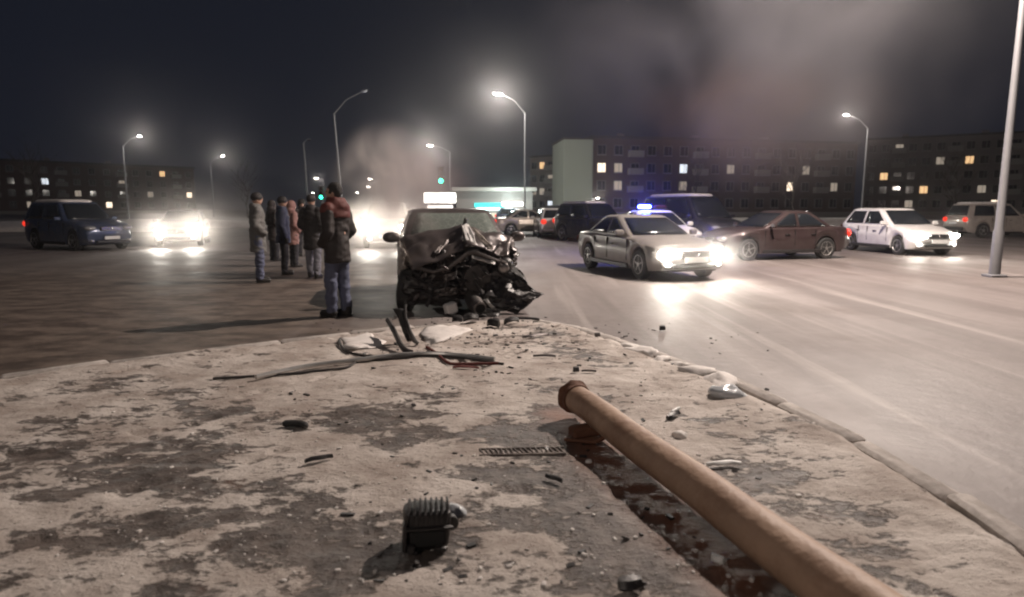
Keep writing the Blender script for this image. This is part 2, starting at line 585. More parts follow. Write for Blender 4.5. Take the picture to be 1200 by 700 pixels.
n1 = fbm(X * 1.5, Y * 1.9, 3, 5)
n2 = fbm(X * 6.0, Y * 7.5, 11, 4)
bare = 0.24 + 0.50 * bias + 1.0 * (n1 - 0.5) + 0.55 * (n2 - 0.5)
edge_snow = np.exp(-((sd - 0.18) / 0.22) ** 2)
bare -= 0.25 * edge_snow
cover = 1 / (1 + np.exp((bare - 0.40) * 7))
ridge = fbm(X * 2.2, Y * 2.2, 23, 4)
Z = 0.04 + 0.008 * cover * (0.4 + n1) + 0.015 * (n2 - 0.5) * cover + 0.018 * (fbm(X * 11, Y * 13, 71, 3) - 0.5) + edge_snow * (0.012 + 0.05 * np.clip(ridge - 0.45, 0, 1) * 2)
k = np.clip((sd + 0.10 + 0.22 * (n1 - 0.5)) / 0.36, 0, 1)
k = k * k * (3 - 2 * k)
Z = Z * k - 0.03 * (1 - k)
# footprints trodden into the snow
frnd = random.Random(21)
prints = np.zeros_like(X)
for walk in range(15):
    wx, wy, wa = frnd.uniform(-4.5, 2.2), frnd.uniform(1.2, 7.6), frnd.uniform(0, 6.28)
    for st in range(frnd.randint(4, 9)):
        sdn = 1 if st % 2 else -1
        fx = wx - math.sin(wa) * .09 * sdn
        fy = wy + math.cos(wa) * .09 * sdn
        u_ = (X - fx) * math.cos(wa) + (Y - fy) * math.sin(wa)
        v_ = -(X - fx) * math.sin(wa) + (Y - fy) * math.cos(wa)
        sole = np.maximum(np.exp(-((u_ - .05) / .085) ** 4 - (v_ / .05) ** 4), np.exp(-((u_ + .10) / .05) ** 4 - (v_ / .042) ** 4))
        rim_ = np.exp(-(u_ / .19) ** 4 - (v_ / .085) ** 4) - sole
        prints = prints + sole - .35 * np.clip(rim_, 0, 1)
        wx += math.cos(wa) * .62; wy += math.sin(wa) * .62; wa += frnd.uniform(-.15, .15)
prints = np.clip(prints, -.5, 1)
Z = Z - .019 * prints * k * (0.35 + cover * .65)
cover = cover * (1 - shadow_soil) - .25 * shadow_soil
cover = np.clip(cover - .20 * np.clip(prints, 0, 1), -.3, 1)
ny, nx = X.shape
verts = np.stack([X.ravel(), Y.ravel(), Z.ravel()], 1)
idx = np.arange(nx * ny).reshape(ny, nx)
keep = (sd[:-1, :-1] > -0.32)
q = np.stack([idx[:-1, :-1][keep], idx[:-1, 1:][keep], idx[1:, 1:][keep], idx[1:, :-1][keep]], 1)
used = np.zeros(nx * ny, bool); used[q.ravel()] = True
remap = np.cumsum(used) - 1
me = bpy.data.meshes.new('pavement')
me.from_pydata(verts[used].tolist(), [], remap[q].tolist())
at = me.attributes.new('cover', 'FLOAT', 'POINT')
at.data.foreach_set('value', np.ascontiguousarray(cover.ravel()[used], dtype=np.float32))
at = me.attributes.new('shadow_soil', 'FLOAT', 'POINT')
at.data.foreach_set('value', np.ascontiguousarray(shadow_soil.ravel()[used], dtype=np.float32))
me.polygons.foreach_set('use_smooth', np.ones(len(me.polygons), bool))
me.update()


def pavement_material():
    m = bpy.data.materials.new('trampled_snow')
    m.use_nodes = True
    nt = m.node_tree
    L = nt.links.new
    b = nt.nodes['Principled BSDF']
    geo = nt.nodes.new('ShaderNodeNewGeometry')
    a = nt.nodes.new('ShaderNodeAttribute')
    a.attribute_name = 'cover'

    def noise(scale, detail=6, rough=0.6, stretch=None, dist=0.0):
        n = nt.nodes.new('ShaderNodeTexNoise')
        n.inputs['Scale'].default_value = scale
        n.inputs['Detail'].default_value = detail
        n.inputs['Roughness'].default_value = rough
        n.inputs['Distortion'].default_value = dist
        src = geo.outputs['Position']
        if stretch:
            mp = nt.nodes.new('ShaderNodeMapping')
            mp.inputs['Scale'].default_value = stretch
            L(src, mp.inputs['Vector'])
            src = mp.outputs[0]
        L(src, n.inputs['Vector'])
        return n.outputs['Fac']

    def math_(op, x, y):
        n = nt.nodes.new('ShaderNodeMath')
        n.operation = op
        for i, v in enumerate((x, y)):
            if isinstance(v, (int, float)):
                n.inputs[i].default_value = v
            else:
                L(v, n.inputs[i])
        return n.outputs[0]

    def sstep(v, lo, hi):
        n = nt.nodes.new('ShaderNodeMapRange')
        n.interpolation_type = 'SMOOTHSTEP'
        n.inputs['From Min'].default_value = lo
        n.inputs['From Max'].default_value = hi
        L(v, n.inputs['Value'])
        return n.outputs['Result']

    def mix(A, B, f, mode='MIX'):
        x = nt.nodes.new('ShaderNodeMix')
        x.data_type = 'RGBA'
        x.blend_type = mode
        for k, val in (('A', A), ('B', B)):
            if isinstance(val, tuple):
                x.inputs[k].default_value = val
            else:
                L(val, x.inputs[k])
        if isinstance(f, float):
            x.inputs['Factor'].default_value = f
        else:
            L(f, x.inputs['Factor'])
        return x.outputs['Result']

    f1 = noise(3.4, 8, 0.66, (1, 1.7, 1), 0.4)
    f2 = noise(15, 6, 0.68, (1, 1.5, 1))
    cov = math_('ADD', a.outputs['Fac'], math_('MULTIPLY', math_('SUBTRACT', f1, 0.5), 2.7))
    cov = math_('ADD', cov, math_('MULTIPLY', math_('SUBTRACT', f2, 0.5), 2.0))
    c = sstep(cov, 0.24, 0.58)
    tone = noise(2.1, 6, 0.6)
    snow = mix((0.35, 0.295, 0.258, 1), (0.57, 0.515, 0.47, 1), sstep(tone, 0.35, 0.65))
    grit = noise(55, 4, 0.7)
    snow = mix(snow, (0.17, 0.13, 0.11, 1), sstep(grit, 0.585, 0.70))
    wet = mix((0.065, 0.052, 0.045, 1), (0.15, 0.122, 0.106, 1), sstep(noise(9, 6), 0.35, 0.65))
    wet = mix(wet, (0.16, 0.085, 0.055, 1), sstep(noise(1.1, 4), 0.60, 0.72))
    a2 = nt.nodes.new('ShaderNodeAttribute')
    a2.attribute_name = 'shadow_soil'
    wet = mix(wet, (0.20, 0.092, 0.055, 1), a2.outputs['Fac'])  # reddish brown of the dirt and of the painted pole shadow
    L(mix(wet, snow, c), b.inputs['Base Color'])
    rg = nt.nodes.new('ShaderNodeMapRange')
    rg.inputs['To Min'].default_value = 0.5
    rg.inputs['To Max'].default_value = 0.8
    L(c, rg.inputs['Value'])
    L(rg.outputs['Result'], b.inputs['Roughness'])
    hgt = math_('ADD', math_('MULTIPLY', c, 0.55), math_('MULTIPLY', f1, 0.7))
    hgt = math_('ADD', hgt, math_('MULTIPLY', f2, 0.5))
    hgt = math_('ADD', hgt, math_('MULTIPLY', grit, 0.22))
    bp = nt.nodes.new('ShaderNodeBump')
    bp.inputs['Strength'].default_value = 1.0
    bp.inputs['Distance'].default_value = 0.032
    L(hgt, bp.inputs['Height'])
    L(bp.outputs['Normal'], b.inputs['Normal'])
    return m


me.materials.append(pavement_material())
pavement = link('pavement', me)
tag(pavement, kind='structure')


def pz(x, y):
    """pavement height near x, y"""
    i = int(round((y - ys[0]) / h)); j = int(round((x - xs[0]) / h))
    if 0 <= i < ny and 0 <= j < nx and sd[i, j] > -0.25:
        return max(0.0, float(Z[i, j]))
    return 0.0


# kerb stones along the pavement's edge
kerb = link('kerb', None)
tag(kerb, kind='structure')
pts = []
for a, b in zip(EDGE[:-1], EDGE[1:]):
    n = max(1, int((b - a).length / 0.05))
    pts += [a.lerp(b, i / n) for i in range(n)]
pts.append(EDGE[-1])
acc, start = 0.0, 0
for i in range(1, len(pts)):
    acc += (pts[i] - pts[i - 1]).length
    if acc > 0.8 or i == len(pts) - 1:
        a, b = pts[start], pts[i]
        t = (b - a)
        Ls = t.length
        if Ls > 0.1:
            t.normalize()
            mbk = MB()
            mbk.box((0, 0, 0), (Ls - 0.015, 0.13, 0.22), bev=0.018)
            k = mbk.build('kerb_stone', M['kerb'], kerb)
            nrm = Vector((t.y, -t.x))
            mid = (a + b) / 2
            k.location = (mid.x - nrm.x * 0.0, mid.y - nrm.y * 0.0, -0.062 + random.uniform(-0.016, 0.012))
            k.rotation_euler = (random.uniform(-0.03, 0.03), random.uniform(-0.01, 0.01), math.atan2(t.y, t.x) + random.uniform(-0.015, 0.015))
        acc, start = 0.0, i


# ------------------------------------------------------------------ lumps of snow and ice
def lump(name, loc, r, material, seed, label=None, cat=None, group=None, amp=0.35, kind=None):
    rnd = random.Random(seed)
    bm = bmesh.new()
    bmesh.ops.create_icosphere(bm, subdivisions=3, radius=1.0)
    off = Vector((seed * 3.1, seed * 1.7, seed * 0.9))
    for v in bm.verts:
        n = mnoise.fractal(v.co * 1.3 + off, 1.0, 2.0, 3)
        n2 = abs(mnoise.noise(v.co * 2.6 + off))
        v.co *= 1 + amp * n - 0.25 * n2
        v.co = Vector((v.co.x * r[0], v.co.y * r[1], max(v.co.z, -0.35) * r[2]))
    for f in bm.faces:
        f.smooth = True
    me = bpy.data.meshes.new(name)
    bm.to_mesh(me); bm.free()
    me.materials.append(material)
    o = link(name, me)
    o.location = loc
    o.rotation_euler = (0, 0, rnd.uniform(0, 6.28))
    return tag(o, label, cat, group, kind)


def on_ground(px, py):
    p = G(px, py, 0.1)
    z = pz(p.x, p.y)
    p = G(px, py, z)
    return Vector((p.x, p.y, pz(p.x, p.y)))


# small crumbs of snow and plastic strewn over pavement and road (nobody could count them)
mb = MB()
rnd = random.Random(3)
for i in range(900):
    px, py = rnd.uniform(60, 1000), 380 + 320 * rnd.random() ** 1.3
    p = G(px, py)
    z = pz(p.x, p.y)
    if z <= 0.01:
        continue
    s = rnd.choice([0.005, 0.006, 0.009, 0.014]) * rnd.uniform(0.7, 1.3)
    rot = Matrix.Rotation(rnd.uniform(0, 6.28), 3, 'Z') @ Matrix.Rotation(rnd.uniform(-.5, .5), 3, 'X')
    mb.box((p.x, p.y, z + s * 0.25), (s * rnd.uniform(0.8, 1.8), s, s * rnd.uniform(0.4, 0.9)), rot, bev=s * 0.14)
o = mb.build('snow_crumbs', M['snow'], None)
tag(o, 'small crumbs of dirty snow strewn over the trampled pavement', 'snow', kind='stuff')
mb = MB()
for i in range(520):
    if i < 330:
        px, py = rnd.gauss(560, 75), 372 + abs(rnd.gauss(0, 34))
    else:
        px, py = rnd.uniform(340, 900), 390 + 310 * rnd.random() ** 1.5
    p = G(px, py)
    z = pz(p.x, p.y)
    s = rnd.choice([0.007, 0.011, 0.018]) * rnd.uniform(0.7, 1.3)
    rot = Matrix.Rotation(rnd.uniform(0, 6.28), 3, 'Z') @ Matrix.Rotation(rnd.uniform(-.6, .6), 3, 'X')
    mb.box((p.x, p.y, z + s * 0.2), (s * rnd.uniform(1, 3), s, s * rnd.uniform(0.25, 0.6)), rot)
o = mb.build('plastic_crumbs', M['black_plastic'], None)
tag(o, 'tiny black plastic crumbs scattered from the wrecked car', 'debris', kind='stuff')


# ------------------------------------------------------------------ cars
def interp(x, tab):
    xs_, ys_ = zip(*tab)
    return float(np.interp(x, xs_, ys_))


TYPES = {
    'sedan': dict(L=4.5, top=[(-2.25, .62), (-2.22, .86), (-2.1, .97), (-1.55, 1.0), (0.85, .97), (1.3, .93), (1.9, .82), (2.15, .72), (2.25, .55)],
                  base=(0.92, -1.62), roof=(0.10, -0.92), H=1.43, belt=.93, hw=.86, wb=(1.36, -1.29), Rw=.315),
    'suv': dict(L=4.6, top=[(-2.3, .7), (-2.27, .98), (-2.2, 1.08), (-1.8, 1.1), (0.9, 1.1), (1.4, 1.08), (2.0, 1.0), (2.22, .88), (2.3, .65)],
                base=(1.0, -2.22), roof=(0.35, -1.95), H=1.74, belt=1.06, hw=.9, wb=(1.4, -1.3), Rw=.36),
    'hatch': dict(L=4.0, top=[(-2.0, .62), (-1.98, .9), (-1.93, .99), (-1.5, 1.0), (0.8, .97), (1.2, .93), (1.7, .82), (1.92, .72), (2.0, .55)],
                  base=(0.9, -1.93), roof=(0.15, -1.55), H=1.5, belt=.94, hw=.85, wb=(1.22, -1.2), Rw=.30),
    'van': dict(L=4.9, top=[(-2.45, .7), (-2.43, 1.05), (-2.4, 1.12), (-2.0, 1.15), (1.35, 1.15), (1.8, 1.08), (2.2, .98), (2.4, .85), (2.45, .6)],
                base=(1.45, -2.4), roof=(0.75, -2.3), H=1.98, belt=1.12, hw=.95, wb=(1.6, -1.5), Rw=.34),
}


TYPES['low_sedan'] = dict(TYPES['sedan'], H=1.35, belt=.89, L=4.5, top=[(x, z - .05) for x, z in TYPES['sedan']['top']])


def bow(x, y, T):
    hl = T['L'] / 2
    if x > hl - 0.9:
        k = (x - (hl - 0.9)) / 0.9
        return x - 0.20 * (y / T['hw']) ** 2 * k
    if x < -hl + 0.7:
        k = (-hl + 0.7 - x) / 0.7
        return x + 0.13 * (y / T['hw']) ** 2 * k
    return x


def body_rings(T, x0=None, x1=None):
    hl = T['L'] / 2
    x0 = -hl if x0 is None else x0
    x1 = hl if x1 is None else x1
    n = int((x1 - x0) / 0.06) + 1
    xsn = list(np.linspace(x0, x1, n))
    rings = []
    for x in xsn:
        zt = interp(x, T['top'])
        sh = zt - interp(x, [(-hl, .03), (-1, .05), (0.8, .05), (hl - .4, .06), (hl, .03)])
        w = T['hw'] * interp(x, [(-hl, .86), (-hl + .25, .95), (-hl + .8, 1), (hl - .8, 1), (hl - .3, .94), (hl, .84)])
        zb = interp(x, [(-hl, .42), (-hl + .12, .30), (-hl + .5, .22), (hl - .5, .2), (hl - .1, .23), (hl, .32)])
        for xw in T['wb']:
            ra = T['Rw'] + 0.055
            if abs(x - xw) < ra:
                zb = max(zb, T['Rw'] + math.sqrt(ra * ra - (x - xw) ** 2))
        zb = min(zb, sh - 0.12)
        H = sh - zb
        half = [(w - .045, zb), (w - .012, zb + .22 * H), (w, zb + .5 * H), (w - .004, zb + .68 * H), (w - .02, zb + .72 * H), (w - .03, sh - .04), (w - .07, sh), (w * .72, sh + (zt - sh) * .6), (w * .36, zt - .006), (0, zt)]
        ring = [(bow(x, y, T), y, z) for y, z in half] + [(bow(x, -y, T), -y, z) for y, z in reversed(half[:-1])]
        rings.append(ring)
    return rings


def car_wheels(T, root, mbt=None, flat=False):
    for xw in T['wb']:
        for s in (-1, 1):
            w = link('wheel', None, root)
            w.location = (xw, s * (T['hw'] - 0.115), T['Rw'])
            Rw = T['Rw']
            t = MB()
            t.lathe_y([(Rw * .60, -.095), (Rw * .9, -.1), (Rw * .985, -.08), (Rw, -.03), (Rw, .03), (Rw * .985, .08), (Rw * .9, .1), (Rw * .62, .095)], seg=28)
            t.build('tyre', M['rubber'], w)
            r = MB()
            r.lathe_y([(Rw * .63, s * .085), (Rw * .66, s * .1), (Rw * .62, s * .104), (Rw * .56, s * .07), (Rw * .12, s * .06)], seg=24)
            for k in range(5):
                a = 2 * math.pi * k / 5 + .3
                r.box((math.cos(a) * Rw * .34, s * .08, math.sin(a) * Rw * .34), (Rw * .58, .03, Rw * .15), Matrix.Rotation(-a, 3, 'Y'), bev=.006)
            r.lathe_y([(Rw * .05, s * .105), (Rw * .14, s * .1), (Rw * .15, s * .06)], seg=12)
            r.build('rim', M['alu'], w)


def cabin(T, root, paint, glass, wind_glass=None, dent=None):
    bf, br = T['base']
    rf, rr = T['roof']
    H, zb, hw = T['H'], T['belt'] + .01, T['hw']
    wb_, wr = hw - .075, hw - .235

    def ring(z, xf, xr, w, cr):
        # rounded rectangle with bowed ends
        out = []
        N = 6
        for k in range(N + 1):
            y = w - cr - (2 * (w - cr)) * k / N
            out.append((xf - .10 * (y / w) ** 2, y, z))
        out += [(xf - .10 - cr * .8, -w + cr * .15, z)]
        for k in range(N + 1):
            x = xf - .10 - cr * 1.6 + (xr + .08 + cr * 1.6 - (xf - .10 - cr * 1.6)) * k / N
            out.append((x, -w, z))
        for k in range(N + 1):
            y = -(w - cr) + (2 * (w - cr)) * k / N
            out.append((xr + .08 * (y / w) ** 2, y, z))
        for k in range(N + 1):
            x = xr + .08 + cr * 1.6 + (xf - .10 - cr * 1.6 - (xr + .08 + cr * 1.6)) * k / N
            out.append((x, w, z))
        out += [(xf - .10 - cr * .8, w - cr * .15, z)]
        return out
    lv = []
    for t in (-0.12, 0, .25, .5, .75, 1.0):
        z = zb + (H - .05 - zb) * t
        xf = bf + (rf - bf) * t
        xr = br + (rr - br) * t
        w = wb_ + (wr - wb_) * (t ** 1.25 if t > 0 else 0)
        lv.append(ring(z, xf, xr, w, .07))
    lv.append(ring(H - .018, rf - .07, rr + .06, wr - .07, .07))
    lv.append(ring(H - .002, rf - .25, rr + .2, wr - .25, .07))
    lv.append(ring(H, rf - .42, rr + .35, wr - .42, .04))
    m = MB()
    m.loft(lv)
    if dent:
        m.v = [dent(v) for v in m.v]
    m.build('cabin', paint, root)

    def W(t):
        return wb_ + (wr - wb_) * (t ** 1.25)

    def pane(fn, name, gl, nu=8, nv=4):
        g = MB()
        rows = []
        for j in range(nv + 1):
            rows.append([fn(i / nu, j / nv) for i in range(nu + 1)])
        if dent:
            rows = [[dent(p) for p in r] for r in rows]
        g.quad_grid(rows)
        ob = g.build(name, gl, root)
        sol = ob.modifiers.new('thickness', 'SOLIDIFY')
        sol.thickness = 0.006
        sol.offset = 0
        return ob
    hz = H - .05 - zb

    def windshield(u, v):
        t = .03 + .90 * v
        w = W(t) - .095
        y = w * (1 - 2 * u)
        return (bf + (rf - bf) * t - .10 * (y / W(t)) ** 2 + .012, y, zb + hz * t + .008)

    def rear(u, v):
        t = .10 + .80 * v
        w = W(t) - .12
        y = w * (1 - 2 * u)
        return (br + (rr - br) * t + .08 * (y / W(t)) ** 2 - .012, y, zb + hz * t + .008)
    pane(windshield, 'windscreen', wind_glass or glass)
    pane(rear, 'rear_window', glass)
    midx = (rf + rr) / 2 + .12
    for s in (-1, 1):
        def side(a0, a1, b0, b1):
            def fn(u, v):
                t = .06 + .84 * v
                xa = a0 + (b0 - a0) * v
                xb = a1 + (b1 - a1) * v
                return (xa + (xb - xa) * u, s * (W(t) + .007), zb + hz * t)
            return fn
        pane(side(bf - .36, midx + .04, rf - .17, midx + .04), 'side_window', glass, 4, 4)
        pane(side(midx - .05, br + .34, midx - .05, rr + .22), 'side_window', glass, 4, 4)
    return dict(windshield=windshield)


def car(kind, loc, yaw, paint, label, name='parked_car', heads=None, tails=True, group=None, extras=(), cone=None, head_power=0, plate=True, roof_snow=False, glass=None, glow=0):
    """yaw: heading angle; car local +x is forward"""
    T = TYPES[kind]
    hl = T['L'] / 2
    root = empty(name, loc, yaw, label, 'car', group)
    m = MB()
    m.loft(body_rings(T))
    m.build('body', paint, root)
    u = MB()
    u.box((0, 0, .36), (T['L'] - .5, T['hw'] * 2 - .44, .32))
    for s in (-1, 1):
        u.box((0, s * (T['hw'] - .22), .42), (T['L'] - .6, .03, .40))
    u.build('underbody', M['under'], root)
    cabin(T, root, paint, glass or M['glass_dark'])
    car_wheels(T, root)
    zt = interp(hl - .12, T['top'])
    # front face
    zl = zt - .06
    for s in (-1, 1):
        e = MB()
        e.ellipsoid((hl - .16, s * (T['hw'] - .27), zl - .04), (.14, .19, .085))
        e.build('headlight', heads or M['lamp_glass'], root)
        e = MB()
        e.ellipsoid((hl - .11, s * (T['hw'] - .28), .36), (.06, .075, .05))
        e.build('fog_light', (M['head_soft'] if heads else M['lamp_glass']), root)
        e = MB()
        e.ellipsoid((-hl + .09, s * (T['hw'] - .22), interp(-hl + .1, T['top']) - .16), (.09, .15, .13))
        e.build('tail_light', M['tail_red'] if tails else M['lens_off'], root)
        e = MB()
        e.box((T['base'][0] - .28, s * (T['hw'] + .075), T['belt'] + .07), (.09, .20, .135), Matrix.Rotation(s * .15, 3, 'Z'), bev=.025)
        e.build('mirror', paint, root)
        for dx in (.1, -.78):
            e = MB()
            e.box((dx, s * (T['hw'] + .006), T['belt'] - .19), (.17, .03, .03), bev=.008)
            e.build('door_handle', M['black_plastic'], root)
        for dx in (T['wb'][0] - .52, T['wb'][0] - 1.52, T['wb'][1] + .42):
            e = MB()
            e.box((dx, s * (T['hw'] - .012), T['belt'] - .29), (.012, .03, .46))
            e.build('door_seam', M['under'], root, False)
        e = MB()
        e.box((-.12, s * (T['hw'] - .018), .25), (2.0, .05, .10), bev=.015)
        e.build('side_skirt', M['black_plastic'], root)
    g = MB()
    g.box((hl - .03, 0, zl - .06), (.08, .72, .15), bev=.02)
    gr = g.build('grille', M['grille'], root)
    for k in range(4):
        g = MB()
        g.box((hl + .014, 0, zl - .115 + k * .036), (.02, .68, .010))
        g.build('grille_bar', M['chrome'], gr, False)
    g = MB()
    g.ellipsoid((hl + .025, 0, zl - .05), (.015, .05, .05))
    g.build('badge', M['chrome'], gr)
    g = MB()
    g.box((hl - .05, 0, .33), (.10, 1.0, .10), bev=.02)
    g.build('air_intake', M['grille'], root)
    if plate:
        g = MB()
        g.box((hl + .015, 0, .46), (.02, .52, .112), bev=.004)
        g.build('number_plate', M['plate'], root)
        g = MB()
        g.box((-hl - .012, 0, .74 if 'sedan' not in kind else .70), (.02, .52, .112), bev=.004)
        g.build('number_plate', M['plate'], root)
    g = MB()
    g.box((-hl + .02, 0, .44), (.10, T['hw'] * 2 - .42, .20), bev=.04)
    g.build('rear_bumper', M['black_plastic'] if kind in ('suv', 'van') else paint, root)
    if roof_snow:
        g = MB()
        rf, rr = T['roof']
        rings_ = []
        for dz_, ins_ in ((-.03, 0), (.03, 0.0), (.06, .05), (.075, .16), (.08, .3)):
            ring_ = []
            for q_ in range(24):
                t_ = 2 * math.pi * q_ / 24
                cx_, sx_ = math.cos(t_), math.sin(t_)
                hx_ = (rf - rr) / 2 - .10 - ins_
                hy_ = T['hw'] - .31 - ins_
                ring_.append(((rf + rr) / 2 + hx_ * math.copysign(abs(cx_) ** .35, cx_), hy_ * math.copysign(abs(sx_) ** .35, sx_), T['H'] + dz_ + .012 * mnoise.noise(Vector((cx_ * 2, sx_ * 2, loc[0])))))
            rings_.append(ring_)
        g.loft(rings_)
        g.build('roof_snow', M['snow'], root)
    if head_power:
        for s in (-1, 1):
            light('SPOT', (hl + .12, s * (T['hw'] - .27), zl - .03), head_power, (1, .93, .82), root, .06, (1, s * 0.04, -.075), R(cone or 75), .9, 'headlight_beam')
    if glow:
        for s in (-1, 1):
            light('POINT', (hl + .10, s * (T['hw'] - .27), zl - .03), glow, (1, .93, .82), root, .06, name='headlight_bulb')
    for fn in extras:
        fn(root, T)
    return root


def yaw_from(a_deg):
    """heading a degrees to the right of straight at the camera"""
    a = R(a_deg)
    return math.atan2(-math.cos(a), math.sin(a))


def light_bar(root, T):
    b = link('light_bar', None, root)
    m = MB()
    m.box((-.3, 0, T['H'] + .03), (.22, 1.0, .05), bev=.01)
    m.build('bar_base', M['black_plastic'], b)
    m = MB()
    m.box((-.3, -.28, T['H'] + .115), (.2, .42, .12), bev=.03)
    m.build('beacon', M['blue_lit'], b)
    m = MB()
    m.box((-.3, .28, T['H'] + .115), (.2, .42, .12), bev=.03)
    m.build('beacon', M['lens_off'], b)
    light('POINT', (-.3, -.28, T['H'] + .42), 330, (.05, .07, 1), root, .1, name='beacon_glow')


def roof_rack(root, T):
    for s in (-1, 1):
        m = MB()
        m.tube([(T['roof'][0] - .15, s * .58, T['H'] - .03), (T['roof'][0] - .25, s * .58, T['H'] + .05), (T['roof'][1] + .3, s * .58, T['H'] + .05), (T['roof'][1] + .2, s * .58, T['H'] - .03)], .018, 8)
        m.build('roof_rail', M['galv'], root)


# passing silver sedan with its headlights on
front = G(815, 331)
a = 17
hd = Vector((math.sin(R(a)), -math.cos(R(a)), 0))
car('low_sedan', front - hd * 2.25, yaw_from(a), M['silver_paint'], 'silver sedan driving past with bright white headlights', 'passing_car', heads=M['head_lit'], tails=False, head_power=130, cone=80, glow=28)
# police car with blue beacon behind it
car('sedan', P(768, 262, 21.5) * 1 - Vector((0, 0, P(768, 262, 21.5).z)), yaw_from(10), M['white_paint'], 'patrol car with a lit blue roof beacon behind the silver sedan', 'patrol_car', extras=(light_bar,))
# dark tall van with pale roof
p = P(810, 262, 25.5)
car('van', (p.x, p.y, 0), yaw_from(22), M['dark_paint'], 'tall dark van with snow dusted roof behind the silver sedan', 'parked_van', roof_snow=True)
bpy.data.objects['parked_van']['category'] = 'van'
# maroon car to the right
p = P(905, 262, 19.5)
car('sedan', (p.x, p.y, 0), yaw_from(-75), M['maroon_paint'], 'dark maroon car standing crosswise behind the silver sedan', 'stopped_car')
# dark crossover turning
p = P(696, 262, 29)
car('suv', (p.x, p.y, 0), yaw_from(28), M['dark_paint'], 'dark crossover with roof rails and pale snowy roof, facing the road', 'stopped_car', extras=(roof_rack,), roof_snow=True, heads=M['head_soft'])
# white hatch from behind
p = P(646, 262, 34)
car('hatch', (p.x, p.y, 0), yaw_from(184), M['white_paint'], 'small white hatchback seen from behind', 'parked_car', group='cars in the junction')
p = P(622, 262, 37)
car('sedan', (p.x, p.y, 0), yaw_from(100), M['beige_paint'], 'beige sedan standing side on beside the small white hatchback', 'parked_car', group='cars in the junction')
p = P(668, 255, 52)
car('suv', (p.x, p.y, 0), yaw_from(60), M['dark_paint'], 'dark car far off between white hatchback and the green ended apartment block', 'parked_car', group='cars in the junction')
p = P(607, 255, 58)
car('hatch', (p.x, p.y, 0), yaw_from(80), M['blue_paint'], 'dark blue hatchback parked in front of the lit shop', 'parked_car', group='cars in the junction')
# the car whose headlights glare beside the wreck
p = P(443, 268, 24)
car('suv', (p.x, p.y + 2, 0), yaw_from(9), M['dark_paint'], 'oncoming car with dazzling headlights beyond the wreck', 'oncoming_car', heads=M['head_lit'], tails=False, head_power=260, cone=70, glow=50)
p = P(486, 258, 40)
car('sedan', (p.x, p.y, 0), yaw_from(4), M['white_paint'], 'oncoming car with softer headlights in the smoke behind the wreck', 'oncoming_car', heads=M['head_soft'], tails=False)
# traffic further left and right
p = P(215, 262, 27)
car('sedan', (p.x, p.y, 0), yaw_from(20), M['white_paint'], 'white sedan stopped beyond the bystanders with headlights on', 'oncoming_car', heads=M['head_lit'], tails=False, head_power=300, cone=70)
p = P(90, 262, 24)
car('suv', (p.x, p.y, 0), yaw_from(60), M['blue_paint'], 'dark blue crossover parked at the roadside beyond the bystanders', 'parked_car', roof_snow=True)
p = P(1050, 265, 22)
car('hatch', (p.x, p.y, 0), yaw_from(6), M['white_paint'], 'white hatchback coming along the road with headlights on', 'oncoming_car', heads=M['head_lit'], tails=False, head_power=300, cone=70)
p = P(1165, 258, 34)
car('suv', (p.x, p.y, 0), yaw_from(95), M['beige_paint'], 'beige crossover parked before the dark apartment block', 'parked_car', roof_snow=True)


# ------------------------------------------------------------------ wreck
def crumple(p00, p10, p11, p01, nu, nv, amp, seed, bulge=0.0, sub=1.0):
    p00, p10, p11, p01 = map(Vector, (p00, p10, p11, p01))
    nrm = (p10 - p00).cross(p01 - p00)
    nrm.normalize()
    rows = []
    off = Vector((seed * 7.3, seed * 2.9, seed * 5.1))
    for j in range(nv + 1):
        v = j / nv
        row = []
        for i in range(nu + 1):
            u = i / nu
            p = (p00 * (1 - u) + p10 * u) * (1 - v) + (p01 * (1 - u) + p11 * u) * v
            q = Vector((u * 2.4 * sub, v * 2.4 * sub, 0)) + off
            d = 1 - 2 * abs(mnoise.noise(q)) * 1.7 + 0.6 * (1 - 2 * abs(mnoise.noise(q * 2.3)) * 1.6) + .3 * mnoise.noise(q * 5)
            side = Vector((mnoise.noise(q * 1.7 + Vector((9, 0, 0))), mnoise.noise(q * 1.7 + Vector((0, 9, 0))), mnoise.noise(q * 1.7 + Vector((0, 0, 9)))))
            row.append(p + nrm * (amp * (d - .4) + bulge * math.sin(math.pi * u) * math.sin(math.pi * v)) + side * amp * .55)
        rows.append(row)
    return rows


def panel(name, material, parent, corners, amp, seed, nu=16, nv=12, thick=.012, bulge=0.0, sub=1.0, label=None):
    m = MB()
    m.quad_grid(crumple(*corners, nu, nv, amp, seed, bulge, sub))
    o = m.build(name, material, parent, True, 24)
    s = o.modifiers.new('thickness', 'SOLIDIFY')
    s.thickness = thick
    if label:
        o['label'] = label
    return o


WA = 11
wloc = Vector((-1.0, 10.65, 0))
wreck = empty('wrecked_car', wloc, yaw_from(WA), 'wrecked dark car with its front end crushed and torn open', 'car')
T = dict(TYPES['hatch'])
T.update(L=4.2, H=1.50, hw=.88, base=(0.78, -1.95), roof=(0.12, -1.6), belt=.98, wb=(1.25, -1.25), Rw=.31,
         top=[(-2.1, .62), (-2.08, .9), (-2.0, 1.02), (-1.5, 1.04), (0.8, 1.02), (1.2, .93), (1.9, .82), (2.1, .6)])
rings = body_rings(T, -2.1, 0.86)
m = MB()
m.loft(rings)
m.build('body', M['wreck_flank'], wreck)
u = MB()
u.box((-.5, 0, .36), (3.0, 1.34, .3))
u.build('underbody', M['under'], wreck)


def wdent(v):
    x, y, z = v
    return (x, y, z - .04 * max(0, x + .3) * max(0, z - 1.0))


cabin(T, wreck, M['wreck_paint'], M['glass_dark'], M['cracked_glass'], wdent)
